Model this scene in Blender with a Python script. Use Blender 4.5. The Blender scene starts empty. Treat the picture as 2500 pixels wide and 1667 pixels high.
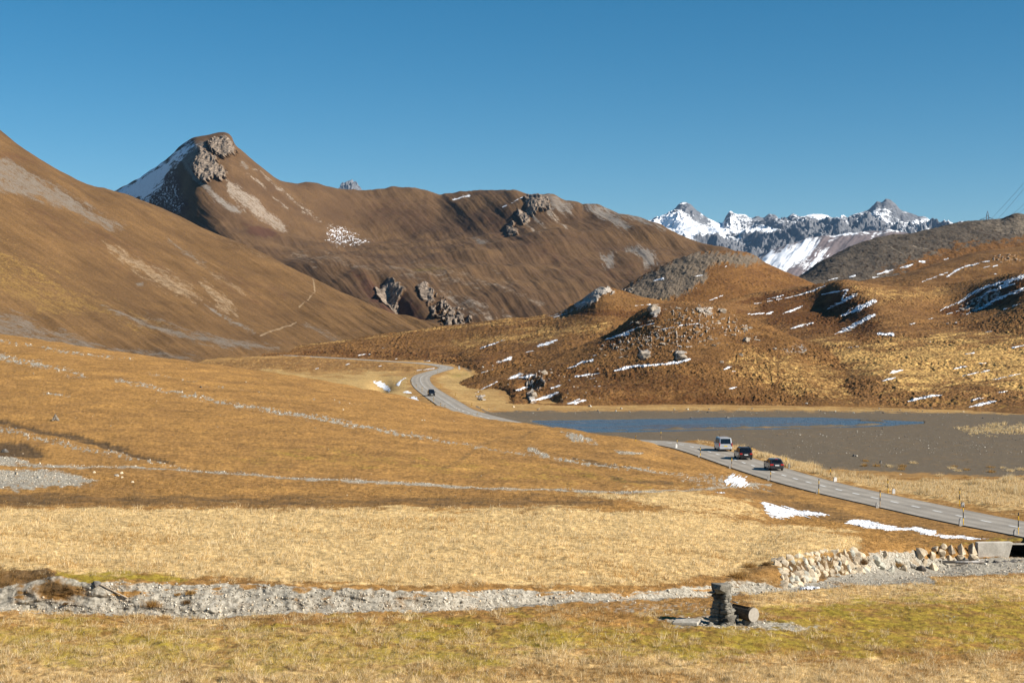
import bpy, bmesh, math, random, time
import numpy as np
T0 = time.time()
rng = np.random.default_rng(7)
random.seed(7)
# ------------------------------------------------------------------ survey frame
# lens constant, optical centre, eye-level row of the survey and camera height (metres)
F, CX, HY, CZ = 3472.0, 1250.0, 808.0, 20.0
C = bpy.context.scene.collection
def at(px, py, Y):
    return np.array([(px-CX)/F*Y, Y, CZ-(py-HY)/F*Y])
def tag(o, label, cat, group=None, kind=None):
    o['label'] = label; o['category'] = cat
    if group: o['group'] = group
    if kind: o['kind'] = kind
    return o
# ------------------------------------------------------------------ noise
_G = np.random.default_rng(11).uniform(0, 2*np.pi, 1024)
_GX, _GY = np.cos(_G).astype(np.float32), np.sin(_G).astype(np.float32)
def _hash(ix, iy, seed):
    n = (ix.astype(np.uint32)*np.uint32(374761393) + iy.astype(np.uint32)*np.uint32(668265263) + np.uint32((seed*974711) & 0xffffffff))
    n = (n ^ (n >> np.uint32(13)))*np.uint32(1274126177)
    return ((n ^ (n >> np.uint32(16))) & np.uint32(1023)).astype(np.int32)
def perlin(x, y, seed=0):
    x = np.asarray(x, np.float64); y = np.asarray(y, np.float64)
    ix = np.floor(x).astype(np.int64); iy = np.floor(y).astype(np.int64)
    fx = (x-ix).astype(np.float32); fy = (y-iy).astype(np.float32)
    u = fx*fx*fx*(fx*(fx*6-15)+10); v = fy*fy*fy*(fy*(fy*6-15)+10)
    def g(dx, dy):
        h = _hash(ix+dx, iy+dy, seed)
        return _GX[h]*(fx-dx) + _GY[h]*(fy-dy)
    a = g(0, 0); b = g(1, 0); c = g(0, 1); d = g(1, 1)
    return ((a+(b-a)*u) + ((c+(d-c)*u)-(a+(b-a)*u))*v)*1.5
def fbm(x, y, o=4, seed=0, gain=.5, lac=2.03, ridge=False):
    s = 0; a = 1.0; t = 0
    for k in range(o):
        n = perlin(x, y, seed+k*17)
        if ridge: n = 1-2*np.abs(n)
        s = s + a*n; t += a; a *= gain; x = np.asarray(x)*lac+3.1; y = np.asarray(y)*lac+7.7
    return s/t
def sstep(a, b, x):
    t = np.clip((x-a)/(b-a), 0, 1); return t*t*(3-2*t)
# ------------------------------------------------------------------ monotone cubic
def _slopes(X, Y):                                   # (n,K)
    h = np.diff(X, axis=1); d = np.diff(Y, axis=1)/h
    m = np.zeros_like(Y)
    if Y.shape[1] > 2:
        w1 = 2*h[:, 1:]+h[:, :-1]; w2 = h[:, 1:]+2*h[:, :-1]
        ok = d[:, 1:]*d[:, :-1] > 0
        with np.errstate(all='ignore'):
            v = (w1+w2)/(w1/d[:, :-1]+w2/d[:, 1:])
        m[:, 1:-1] = np.where(ok, v, 0)
    m[:, 0] = d[:, 0]; m[:, -1] = d[:, -1]
    return m
def herm(x0, x1, y0, y1, m0, m1, x):
    h = x1-x0; t = (x-x0)/h; t2 = t*t; t3 = t2*t
    return (2*t3-3*t2+1)*y0+(t3-2*t2+t)*h*m0+(-2*t3+3*t2)*y1+(t3-t2)*h*m1
def pchip(xk, yk, x):
    xk = np.array(xk, float); yk = np.array(yk, float)
    m = _slopes(xk[None], yk[None])[0]
    i = np.clip(np.searchsorted(xk, x)-1, 0, len(xk)-2)
    xc = np.clip(x, xk[0], xk[-1])
    return herm(xk[i], xk[i+1], yk[i], yk[i+1], m[i], m[i+1], xc)
# ------------------------------------------------------------------ masks
def sd_poly(pts, x, y):
    d = np.full(x.shape, 1e9); ins = np.zeros(x.shape, bool); n = len(pts)
    for i in range(n):
        ax, ay = pts[i]; bx, by = pts[(i+1) % n]
        ex, ey = bx-ax, by-ay
        t = np.clip(((x-ax)*ex+(y-ay)*ey)/(ex*ex+ey*ey+1e-9), 0, 1)
        d = np.minimum(d, (x-ax-t*ex)**2+(y-ay-t*ey)**2)
        if ay != by:
            c = ((ay > y) != (by > y)) & (x < ex*(y-ay)/ey+ax)
            ins ^= c
    d = np.sqrt(d)
    return np.where(ins, d, -d)
def sd_stroke(pts, w, x, y):
    """pts [(x,y[,w])] polyline; positive inside"""
    best = np.full(x.shape, -1e9)
    for i in range(len(pts)-1):
        a, b = pts[i], pts[i+1]
        wa = a[2] if len(a) > 2 else w; wb = b[2] if len(b) > 2 else w
        ex, ey = b[0]-a[0], b[1]-a[1]
        t = np.clip(((x-a[0])*ex+(y-a[1])*ey)/(ex*ex+ey*ey+1e-9), 0, 1)
        d = np.sqrt((x-a[0]-t*ex)**2+(y-a[1]-t*ey)**2)
        best = np.maximum(best, wa+(wb-wa)*t-d)
    return best
def stretch(x, y, ang, ln, wd):
    a = math.radians(ang); c, s = math.cos(a), math.sin(a)
    return (x*c+y*s)/ln, (-x*s+y*c)/wd
CH = ('scree', 'rock', 'snow', 'dark', 'pale', 'green', 'tone')
def zone(ch, pts, kind='poly', w=5, soft=4, k=1.0, na=6, ang=0, ln=30, wd=8, speck=None, seed=1):
    return dict(ch=ch, pts=pts, kind=kind, w=w, soft=soft, k=k, na=na, ang=ang, ln=ln, wd=wd, speck=speck, seed=seed)
def zeval(z, x, y, out):
    p = np.array([q[:2] for q in z['pts']], float); m = z['w']+z['soft']+z['na']+4
    bb = (x > p[:, 0].min()-m) & (x < p[:, 0].max()+m) & (y > p[:, 1].min()-m) & (y < p[:, 1].max()+m)
    if not bb.any(): return
    xx, yy = x[bb], y[bb]
    sd = sd_poly(z['pts'], xx, yy) if z['kind'] == 'poly' else sd_stroke(z['pts'], z['w'], xx, yy)
    n = fbm(*stretch(xx, yy, z['ang'], z['ln'], z['wd']), 4, z['seed'], .6)
    v = np.clip(.5+(sd+z['na']*n*1.6)/(2*z['soft']), 0, 1)*z['k']
    if z['speck']:
        sc, thr = z['speck']
        v = v*sstep(thr-.12, thr+.12, fbm(xx/sc, yy/(sc*.6), 3, z['seed']+5, .6)*.5+.5)
    out[bb] = np.maximum(out[bb], v)
# ------------------------------------------------------------------ mesh helper
def mesh_obj(name, V, Fc, mat=None, parent=None, smooth=False, attrs=None, mats=None, mi=None):
    V = np.asarray(V, np.float32); Fc = np.asarray(Fc, np.int32)
    me = bpy.data.meshes.new(name)
    n, k = Fc.shape
    me.vertices.add(len(V)); me.vertices.foreach_set('co', V.ravel())
    me.loops.add(n*k); me.loops.foreach_set('vertex_index', Fc.ravel())
    me.polygons.add(n)
    me.polygons.foreach_set('loop_start', np.arange(0, n*k, k, dtype=np.int32))
    if smooth: me.polygons.foreach_set('use_smooth', np.ones(n, bool))
    if mi is not None: me.polygons.foreach_set('material_index', np.asarray(mi, np.int32))
    if attrs:
        for a, v in attrs.items():
            if v.ndim == 2:
                at_ = me.attributes.new(a, 'FLOAT_COLOR', 'POINT'); at_.data.foreach_set('color', v.astype(np.float32).ravel())
            else:
                at_ = me.attributes.new(a, 'FLOAT', 'POINT'); at_.data.foreach_set('value', v.astype(np.float32).ravel())
    me.update(calc_edges=True)
    for m in (mats or ([mat] if mat else [])): me.materials.append(m)
    o = bpy.data.objects.new(name, me); C.objects.link(o)
    if parent: o.parent = parent
    return o
def grid_faces(nr, nc):
    i = np.arange(nr*nc, dtype=np.int32).reshape(nr, nc)
    return np.stack([i[:-1, :-1], i[:-1, 1:], i[1:, 1:], i[1:, :-1]], -1).reshape(-1, 4)
# ------------------------------------------------------------------ terrain layer
class Layer:
    def __init__(s, name, curves, px0, px1, dpx, dpy, mat, label, disp=None, rockdisp=None, zones=(), hidden=(), cat='hill', tonef=None, post=None, rmax=700, smooth=None):
        px = np.arange(px0, px1+dpx, dpx); n = len(px); K = len(curves)
        py = np.zeros((n, K)); Y = np.zeros((n, K))
        for k, c in enumerate(curves):
            c = sorted(c); xs = [q[0] for q in c]
            py[:, k] = pchip(xs, [q[1] for q in c], px); Y[:, k] = np.exp(pchip(xs, [math.log(q[2]) for q in c], px))
        for k, sg in (smooth or {}).items():
            kk = np.exp(-.5*(np.arange(-int(3*sg/dpx), int(3*sg/dpx)+1)*dpx/sg)**2); kk /= kk.sum(); h_ = len(kk)//2
            Zs = np.log(Y[:, k]), (py[:, k]-HY)
            Y[:, k] = np.exp(np.convolve(np.pad(Zs[0], h_, 'edge'), kk, 'valid')); py[:, k] = HY+np.convolve(np.pad(Zs[1], h_, 'edge'), kk, 'valid')
        for k in range(1, K): Y[:, k] = np.maximum(Y[:, k], Y[:, k-1]*1.004+.15)
        Z = CZ-(py-HY)/F*Y
        m = _slopes(Y, Z)
        vis = (px > -60) & (px < 2560)
        rows = []
        for k in range(K-1):
            L = np.abs(py[vis, k+1]-py[vis, k]).max()
            cnt = 10 if k in hidden else int(np.clip(L/dpy, 6, rmax))
            for t in np.arange(cnt)/cnt: rows.append((k, t))
        rows.append((K-2, 1.0))
        Yg = np.zeros((len(rows), n)); Zg = np.zeros_like(Yg)
        for r, (k, t) in enumerate(rows):
            y = Y[:, k]+(Y[:, k+1]-Y[:, k])*t
            Yg[r] = y; Zg[r] = herm(Y[:, k], Y[:, k+1], Z[:, k], Z[:, k+1], m[:, k], m[:, k+1], y)
        Pg = np.broadcast_to(px, Yg.shape).copy()
        Xg = (Pg-CX)/F*Yg
        R = HY+F*(CZ-Zg)/Yg
        ch = {}
        for z in zones:
            if z['ch'] not in ch: ch[z['ch']] = np.zeros(Yg.shape)
            zeval(z, Pg, R, ch[z['ch']])
        s.ch = ch
        if disp is not None: Zg = Zg+disp(Xg, Yg, Pg, R, ch)
        if rockdisp is not None:
            dx, dy, dz = rockdisp(Xg, Yg, Zg, Pg, R, ch)
            Xg = Xg+dx; Yg = Yg+dy; Zg = Zg+dz
        if tonef is not None: ch['tone'] = tonef(Xg, Yg, Pg, R)
        if post is not None: post(Xg, Yg, Zg, Pg, R, ch)
        s.px, s.Y, s.Z, s.X = px, Yg, Zg, Xg
        s.dpx = dpx; s.name = name
        V = np.stack([Xg, Yg, Zg], -1).reshape(-1, 3)
        s.o = mesh_obj(name, V, grid_faces(*Yg.shape), mat, smooth=True, attrs={k: v.ravel() for k, v in ch.items()})
        tag(s.o, label, cat, kind='structure')
    def prof(s, px):
        f = np.clip((px-s.px[0])/s.dpx, 0, len(s.px)-1.001); i = int(f); t = f-i
        Y = s.Y[:, i]*(1-t)+s.Y[:, i+1]*t; Z = s.Z[:, i]*(1-t)+s.Z[:, i+1]*t
        return Y, Z
    def hit(s, px, py):
        """first point of the surface met along the sight line(s) px, py (py may be an array)"""
        Y, Z = s.prof(px); R = HY+F*(CZ-Z)/Y
        rm = np.minimum.accumulate(R)
        keep = np.concatenate([[True], np.diff(rm) < -1e-9])
        r, y = rm[keep], Y[keep]
        yy = np.interp(-np.asarray(py, float), -r, y)
        return (px-CX)/F*yy, yy, CZ-(np.asarray(py, float)-HY)/F*yy
    def z(s, x, y):
        Y, Z = s.prof(CX+F*x/y); return float(np.interp(y, Y, Z))
# ------------------------------------------------------------------ materials
def newmat(name, rough=.9, col=(.5, .5, .5), metal=0, spec=.3):
    m = bpy.data.materials.new(name); m.use_nodes = True
    b = m.node_tree.nodes['Principled BSDF']
    b.inputs['Roughness'].default_value = rough; b.inputs['Base Color'].default_value = (*col, 1)
    b.inputs['Metallic'].default_value = metal; b.inputs['Specular IOR Level'].default_value = spec
    return m
class NT:
    def __init__(s, m): s.t = m.node_tree; s.b = s.t.nodes['Principled BSDF']
    def n(s, ty, **kw):
        x = s.t.nodes.new(ty)
        for k, v in kw.items():
            if hasattr(x, k): setattr(x, k, v)
        return x
    def link(s, a, b): s.t.links.new(a, b)
    def pos(s, sc=(1, 1, 1)):
        g = s.n('ShaderNodeNewGeometry'); v = s.n('ShaderNodeVectorMath', operation='MULTIPLY')
        s.link(g.outputs['Position'], v.inputs[0]); v.inputs[1].default_value = sc
        return v.outputs[0]
    def opos(s, sc=(1, 1, 1)):
        g = s.n('ShaderNodeTexCoord'); v = s.n('ShaderNodeVectorMath', operation='MULTIPLY')
        s.link(g.outputs['Object'], v.inputs[0]); v.inputs[1].default_value = sc
        return v.outputs[0]
    def noise(s, vec, scale, detail=4, rough=.55):
        x = s.n('ShaderNodeTexNoise'); s.link(vec, x.inputs['Vector'])
        x.inputs['Scale'].default_value = scale; x.inputs['Detail'].default_value = detail; x.inputs['Roughness'].default_value = rough
        return x.outputs['Fac']
    def attr(s, name):
        x = s.n('ShaderNodeAttribute'); x.attribute_name = name; return x
    def maprange(s, v, a, b, c=0, d=1, smooth=False):
        x = s.n('ShaderNodeMapRange'); x.interpolation_type = 'SMOOTHSTEP' if smooth else 'LINEAR'
        s.link(v, x.inputs[0])
        for i, q in enumerate((a, b, c, d)): x.inputs[i+1].default_value = q
        return x.outputs[0]
    def math(s, op, a, b=None):
        x = s.n('ShaderNodeMath', operation=op)
        for i, q in enumerate((a, b)):
            if q is None: continue
            if isinstance(q, (int, float)): x.inputs[i].default_value = q
            else: s.link(q, x.inputs[i])
        return x.outputs[0]
    def mix(s, f, a, b, mode='MIX'):
        x = s.n('ShaderNodeMix', data_type='RGBA', blend_type=mode)
        for i, q in ((0, f), (6, a), (7, b)):
            if isinstance(q, (int, float)): x.inputs[i].default_value = q
            elif isinstance(q, tuple): x.inputs[i].default_value = (*q, 1)
            else: s.link(q, x.inputs[i])
        return x.outputs[2]
    def col(s, c): s.link(c, s.b.inputs['Base Color'])
    def bump(s, h, dist, strength=1.0):
        x = s.n('ShaderNodeBump'); s.link(h, x.inputs['Height']); x.inputs['Distance'].default_value = dist; x.inputs['Strength'].default_value = strength
        s.link(x.outputs[0], s.b.inputs['Normal'])
def hillmat(name, c1, c2, mid, fine, dark=(.09, .045, .02), pale=(.5, .33, .13), green=(.2, .16, .03), scree=((.2, .185, .17), (.4, .38, .35)),
            rock=((.16, .14, .12), (.5, .42, .34)), contrast=.45, bump=.0, use=('scree', 'rock', 'snow', 'dark', 'pale', 'green'), zs=1.0, tone=.22, spk=1.0):
    """mid, fine: wavelengths in metres of the patch colours and of the tuft speckle"""
    m = newmat(name, .95, spec=.1); t = NT(m)
    P = t.pos((1, 1, zs))
    nm = t.noise(P, 1/mid, 5, .6); nf = t.noise(P, 1/fine, 3, .65); nn = t.noise(P, 2.7/fine, 2, .6); nq = t.noise(P, .22/fine, 3, .6)
    c = t.mix(t.maprange(nm, .35, .65), c1, c2)
    def fac(ch, amt=.7):
        a = t.attr(ch).outputs['Fac']
        v = t.math('ADD', t.math('MULTIPLY', a, .86), t.math('ADD', t.math('MULTIPLY', t.math('SUBTRACT', nf, .5), amt*1.5), t.math('MULTIPLY', t.math('SUBTRACT', nq, .5), 1.1)))
        return t.math('MULTIPLY', t.maprange(v, .2, .8, 0, 1, True), t.maprange(a, 0, .12))
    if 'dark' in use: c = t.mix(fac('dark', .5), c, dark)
    if 'pale' in use: c = t.mix(fac('pale', .6), c, pale)
    if 'green' in use: c = t.mix(fac('green', .6), c, green)
    v = t.maprange(nf, .3, .7, 1-contrast, 1+contrast)
    c = t.mix(1.0, c, v, 'MULTIPLY')
    c = t.mix(1.0, c, t.maprange(t.attr('tone').outputs['Fac'], -1, 1, 1-tone, 1+tone), 'MULTIPLY')
    if 'scree' in use: c = t.mix(fac('scree', .8), c, t.mix(t.maprange(nn, .5-.2*spk, .5+.2*spk), *scree))
    if 'rock' in use:
        r = t.mix(t.maprange(t.noise(P, .45/fine, 5, .65), .36, .62), *rock)
        r = t.mix(1.0, r, t.maprange(nn, .3, .7, .75, 1.2), 'MULTIPLY')
        c = t.mix(fac('rock', .35), c, r)
    if 'snow' in use: c = t.mix(fac('snow', .75), c, (.82, .84, .88))
    t.col(c)
    if bump: t.bump(t.math('ADD', nf, t.math('MULTIPLY', nn, .5)), bump)
    return m
SKY = (.487, 1.4, .053); HAZE = 1.4e-5; HZTOP = 1100; EXPO = .86
def lv(px, Y, z): return (px, HY-z*F/Y, Y)          # z relative to the eye
# ------------------------------------------------------------------ road line (left edge, surveyed) -> world
W = 6.7
_re = []
for px, py, z in [(2950, 1432, -15.3), (2700, 1360, -15.6), (2500, 1308, -16), (2350, 1284, -16.3), (2166, 1242, -16.7), (1998, 1204, -17), (1883, 1174, -17.2), (1784, 1141, -17.35),
                  (1707, 1114, -17.4), (1654, 1096, -17.4), (1600, 1082, -17.4)]:
    Y = -z*F/(py-HY); _re.append(((px-CX)/F*Y, Y, z+CZ))
_re += [(10.5, 239, 1.7), (1.5, 266, 1.5), (-8.5, 290, 2.2)]
for px, py, z in [(1081, 1001, -17.2), (1057, 982, -17.2), (1033, 965, -17.2), (1012, 948, -17.15), (1004, 937, -17.1), (1002, 929, -17), (1005, 921, -16.9),
                  (1012, 916, -16.7), (1028, 911, -16.5), (1045, 906, -16.3), (1066, 900.8, -15.9), (1073, 897.6, -15.7), (1062, 893.6, -15.45), (1033, 889, -15.1), (995, 885.5, -14.7), (940, 882.5, -14.3), (840, 876, -13.5), (707, 868.5, -12.6), (600, 864, -12.4)]:
    Y = -z*F/(py-HY); _re.append(((px-CX)/F*Y, Y, z+CZ))
_re = np.array(_re)
def resample(p, step):
    d = np.r_[0, np.cumsum(np.linalg.norm(np.diff(p[:, :2], axis=0), axis=1))]
    t = np.arange(0, d[-1], step)
    q = np.stack([np.interp(t, d, p[:, k]) for k in range(3)], 1)
    return q
def smooth(p, n):
    for _ in range(n):
        q = p.copy(); q[1:-1] = (p[:-2]+2*p[1:-1]+p[2:])/4; p = q
    return p
EDGE = smooth(resample(_re, 1.5), 24)
tg = np.gradient(EDGE[:, :2], axis=0); tg /= np.linalg.norm(tg, axis=1)[:, None]
nr_ = np.stack([tg[:, 1], -tg[:, 0]], 1)                       # to the right of travel (away from camera)
for _ in range(3): nr_ = np.r_[nr_[:1], (nr_[:-2]+nr_[1:-1]+nr_[2:])/3, nr_[-1:]]
nr_ /= np.linalg.norm(nr_, axis=1)[:, None]
MID = EDGE.copy(); MID[:, :2] += nr_*W/2
def road_dist(x, y):
    """distance to the road's middle line and its height there (only near it)"""
    d = np.full(x.shape, 1e6); z = np.zeros(x.shape)
    for i in range(0, len(MID)-1, 2):
        a = MID[i]; b = MID[min(i+2, len(MID)-1)]
        sel = (np.abs(y-a[1]) < 16) & (np.abs(x-a[0]) < 16)
        if not sel.any(): continue
        xs, ys = x[sel], y[sel]
        ex, ey = b[0]-a[0], b[1]-a[1]
        t = np.clip(((xs-a[0])*ex+(ys-a[1])*ey)/(ex*ex+ey*ey), 0, 1)
        dd = np.hypot(xs-a[0]-t*ex, ys-a[1]-t*ey); o = d[sel]; better = dd < o
        o[better] = dd[better]; d[sel] = o
        zz = z[sel]; zz[better] = (a[2]+(b[2]-a[2])*t)[better]; z[sel] = zz
    return d, z
def cut_road(X, Y, Z, reach=4.5):
    d, zr = road_dist(X, Y)
    w = 1-sstep(W/2+.5, W/2+reach, d)
    return Z*(1-w)+(zr-.07)*w
# ------------------------------------------------------------------ zones of the near field
ZA = [
 zone('pale', [(-300, 1242), (400, 1240), (1000, 1243), (1500, 1246), (1700, 1252), (1830, 1275), (2000, 1292), (2100, 1310), (2100, 1340), (1900, 1372), (1800, 1400), (1550, 1436), (1000, 1428), (650, 1420), (200, 1400), (-300, 1380)], soft=7, na=16, ln=160, wd=14, seed=2),
 zone('pale', [(1400, 1205), (1640, 1196), (1740, 1205), (1830, 1225), (1870, 1262), (1700, 1250)], soft=8, na=14, ln=60, wd=10, k=.8, seed=3),
 zone('pale', [(-300, 1500), (600, 1515), (1500, 1560), (2100, 1600), (2800, 1620), (2800, 1800), (-300, 1800)], soft=30, na=60, ln=130, wd=26, k=.62, seed=4),
 zone('pale', [(1800, 1440), (2100, 1425), (2500, 1400), (2800, 1400), (2800, 1460), (2100, 1480), (1850, 1490)], soft=14, na=22, ln=120, wd=14, k=.7, seed=41),
 zone('green', [(1000, 1500), (1600, 1520), (2000, 1470), (2500, 1440), (2800, 1440), (2800, 1600), (2300, 1600), (1600, 1610), (900, 1580)], soft=20, na=46, ln=120, wd=16, k=.66, seed=5),
 zone('green', [(-300, 1500), (500, 1525), (900, 1515), (1300, 1560), (1200, 1660), (300, 1640), (-300, 1600)], soft=30, na=60, ln=110, wd=16, k=.6, seed=6),
 zone('green', [(140, 1405), (250, 1390), (420, 1405), (470, 1420), (300, 1418), (180, 1422)], soft=6, na=12, k=.8, ln=60, wd=8, seed=7),
 zone('green', [(2270, 1330), (2420, 1318), (2500, 1318), (2800, 1360), (2800, 1380), (2500, 1326)], soft=5, na=5, k=.7, seed=71),
 zone('green', [(500, 1130), (900, 1140), (1300, 1180), (1700, 1185), (1500, 1150), (1000, 1110), (700, 1090)], soft=20, na=30, k=.35, ln=160, wd=14, ang=12, seed=8),
 zone('dark', [(-300, 1205), (300, 1205), (900, 1210), (1500, 1215), (1500, 1242), (900, 1240), (-300, 1238)], soft=8, na=14, ln=200, wd=9, k=.62, seed=9),
 zone('dark', [(-60, 1388), (40, 1380), (110, 1392), (150, 1408), (110, 1428), (0, 1436), (-60, 1430)], soft=6, na=6, k=.8, seed=10),
 zone('dark', [(0, 1030, 6), (100, 1052, 6), (200, 1070, 7), (340, 1112, 6), (420, 1130, 4)], 'stroke', soft=4, na=6, k=.9, ln=40, wd=6, ang=14, seed=11),
 zone('dark', [(-40, 1075), (60, 1082), (115, 1108), (100, 1118), (-40, 1110)], soft=5, na=6, k=1, seed=12),
 zone('dark', [(1053, 1172, 4), (1083, 1141, 5), (1144, 1111, 5), (1163, 1088, 5), (1221, 1073, 5), (1278, 1065, 4), (1301, 1050, 3)], 'stroke', soft=3, na=4, k=.5, seed=13),
 zone('dark', [(1500, 1250), (1600, 1246), (1690, 1205), (1750, 1212), (1760, 1240)], soft=10, na=20, k=.35, seed=14),
 zone('dark', [(1745, 1190), (1860, 1180), (1950, 1215), (2040, 1240), (2170, 1275), (2300, 1300), (2250, 1308), (2040, 1275), (1850, 1230)], soft=8, na=14, k=.55, ln=40, wd=8, ang=14, seed=15),
 zone('dark', [(1480, 1160, 3), (1530, 1175, 5), (1640, 1180, 4)], 'stroke', soft=3, na=7, k=.7, ln=50, wd=6, seed=16),
 zone('dark', [(1400, 1118, 3), (1480, 1135, 4), (1560, 1146, 3)], 'stroke', soft=3, na=5, k=.7, ln=40, wd=6, ang=10, seed=17),
 zone('dark', [(1560, 1082), (1640, 1098), (1700, 1118), (1660, 1130), (1580, 1110)], soft=5, na=10, k=.45, speck=(16, .5), seed=18),
 # gravel streaks of the left slope
 zone('scree', [(0, 834, 2.9), (115, 850, 3.6), (230, 869, 2.9), (325, 876, 2.2)], 'stroke', soft=3, na=6, ln=40, wd=6, ang=9, speck=(9, 0.52), seed=21),
 zone('scree', [(0, 873, 6.5), (77, 888, 6.5), (153, 903, 5.0), (210, 919, 2.2)], 'stroke', soft=4, na=8, ln=40, wd=6, ang=11, speck=(9, 0.47), seed=22),
 zone('scree', [(275, 926, 3.6), (352, 942, 3.6), (459, 965, 4.3), (574, 987, 3.6), (689, 1007, 5.0), (765, 1018, 7.2), (877, 1040, 5.8), (953, 1053, 5.0), (1037, 1069, 3.6), (1098, 1080, 2.9), (1163, 1090, 2.2), (1297, 1111, 2.2), (1374, 1122, 2.9), (1489, 1138, 3.6), (1565, 1145, 4.3), (1642, 1157, 3.6)],
      'stroke', soft=3, na=7, ln=30, wd=6, ang=12, speck=(10, 0.47), seed=23),
 zone('scree', [(0, 1049, 6.5), (115, 1076, 6.5), (268, 1106, 5.0), (383, 1129, 3.6), (440, 1141, 2.9)], 'stroke', soft=4, na=8, ln=40, wd=6, ang=14, speck=(9, 0.52), seed=24),
 zone('scree', [(-40, 1126, 3.6), (96, 1138, 2.9), (268, 1141, 2.5), (459, 1148, 2.5), (612, 1160, 2.5), (765, 1170, 2.5), (900, 1176, 2.9), (1106, 1187, 2.9), (1259, 1194, 2.2), (1412, 1199, 2.2), (1565, 1201, 2.2), (1700, 1196, 2.2), (1790, 1188, 2.9), (1880, 1178, 3.6)], 'stroke', soft=3, na=3, ln=30, wd=5, ang=3, speck=(30, .28), seed=25),
 zone('scree', [(-40, 1150), (57, 1146), (153, 1152), (237, 1177), (172, 1187), (96, 1190), (50, 1196), (-40, 1190)], soft=4, na=8, speck=(8, .3), seed=26),
 zone('scree', [(-40, 1108), (40, 1116), (77, 1129), (-40, 1136)], soft=3, na=4, seed=27),
 zone('scree', [(1370, 1053), (1420, 1060), (1458, 1080), (1400, 1077)], soft=3, na=6, speck=(8, .4), seed=28),
 zone('scree', [(1293, 1095, 5), (1332, 1112, 6)], 'stroke', soft=3, na=5, speck=(8, .4), seed=29),
 zone('scree', [(1500, 1102), (1570, 1105), (1560, 1110), (1510, 1108)], soft=3, na=4, seed=30),
 zone('scree', [(100, 955, 2.2), (170, 970, 2.2)], 'stroke', soft=3, na=5, speck=(7, 0.52), seed=31),
 zone('scree', [(360, 908, 2.2), (500, 940, 2.2), (720, 972, 2.2), (900, 985, 1.4)], 'stroke', soft=3, na=6, k=.7, speck=(9, 0.59), ang=10, seed=32),
 zone('scree', [(1625, 1155), (1760, 1160), (1850, 1178), (1880, 1200), (1800, 1190), (1700, 1185)], soft=5, na=10, k=.6, speck=(9, .45), seed=33),
 # creek bed
 zone('scree', [(-300, 1422), (0, 1432), (150, 1408), (230, 1420), (300, 1416), (421, 1425), (650, 1427), (700, 1431), (880, 1438), (1063, 1446), (1201, 1440), (1339, 1441), (1488, 1449), (1594, 1441), (1743, 1426), (1807, 1415), (1870, 1425), (1900, 1434), (1944, 1430), (2066, 1402), (2108, 1390), (2122, 1348), (2230, 1345), (2262, 1366), (2480, 1358), (2800, 1362),
                (2800, 1385), (2500, 1399), (2265, 1409), (2285, 1423), (2138, 1428), (1925, 1447), (1798, 1453), (1594, 1468), (1382, 1472), (1265, 1482), (1063, 1494), (900, 1496), (689, 1497), (574, 1505), (536, 1514), (421, 1508), (344, 1503), (153, 1499), (0, 1493), (-300, 1490)], soft=2.5, na=4, ln=16, wd=5, seed=34),
 zone('scree', [(1450, 1468), (1600, 1460), (1780, 1462), (1800, 1500), (1650, 1505), (1550, 1500), (1480, 1490)], soft=8, na=16, k=.5, speck=(12, .48), seed=35),
 zone('scree', [(1600, 1512), (1700, 1506), (1850, 1512), (1950, 1528), (2000, 1532), (1950, 1540), (1800, 1536), (1650, 1530)], soft=5, na=9, k=.85, seed=36),
 zone('scree', [(2270, 1495), (2310, 1490), (2350, 1508), (2310, 1518)], soft=6, na=10, k=.5, speck=(9, .5), seed=37),
 zone('pale', [(1700, 1078), (1800, 1096), (1906, 1116), (1990, 1138), (2020, 1160), (2212, 1178), (2560, 1170), (2560, 1262), (2330, 1228), (2170, 1200), (2020, 1168), (1920, 1142), (1840, 1118), (1750, 1090)], soft=5, na=9, k=.62, ln=50, wd=7, seed=42),
 zone('dark', [(1730, 1428), (1800, 1400), (1870, 1372), (1900, 1372), (1912, 1440), (1850, 1440), (1790, 1452)], soft=6, na=9, k=.62, seed=43),
 zone('dark', [(1900, 1372), (2090, 1345), (2110, 1390), (1915, 1438)], soft=5, na=6, k=1.0, seed=44),
 # bare damp soil on the left of the bank
 zone('dark', [(90, 1420), (205, 1418), (215, 1440), (190, 1470), (150, 1472), (60, 1450)], soft=6, na=9, k=.5, seed=38),
]
_lake = [(1300, 1027), (1400, 1025), (1500, 1024), (1627, 1021), (1798, 1018), (2010, 1019), (2138, 1023.5), (2253, 1029.5), (2138, 1037), (2010, 1040.5), (1798, 1044), (1713, 1046.5), (1560, 1050), (1450, 1051), (1360, 1046)]
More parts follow.
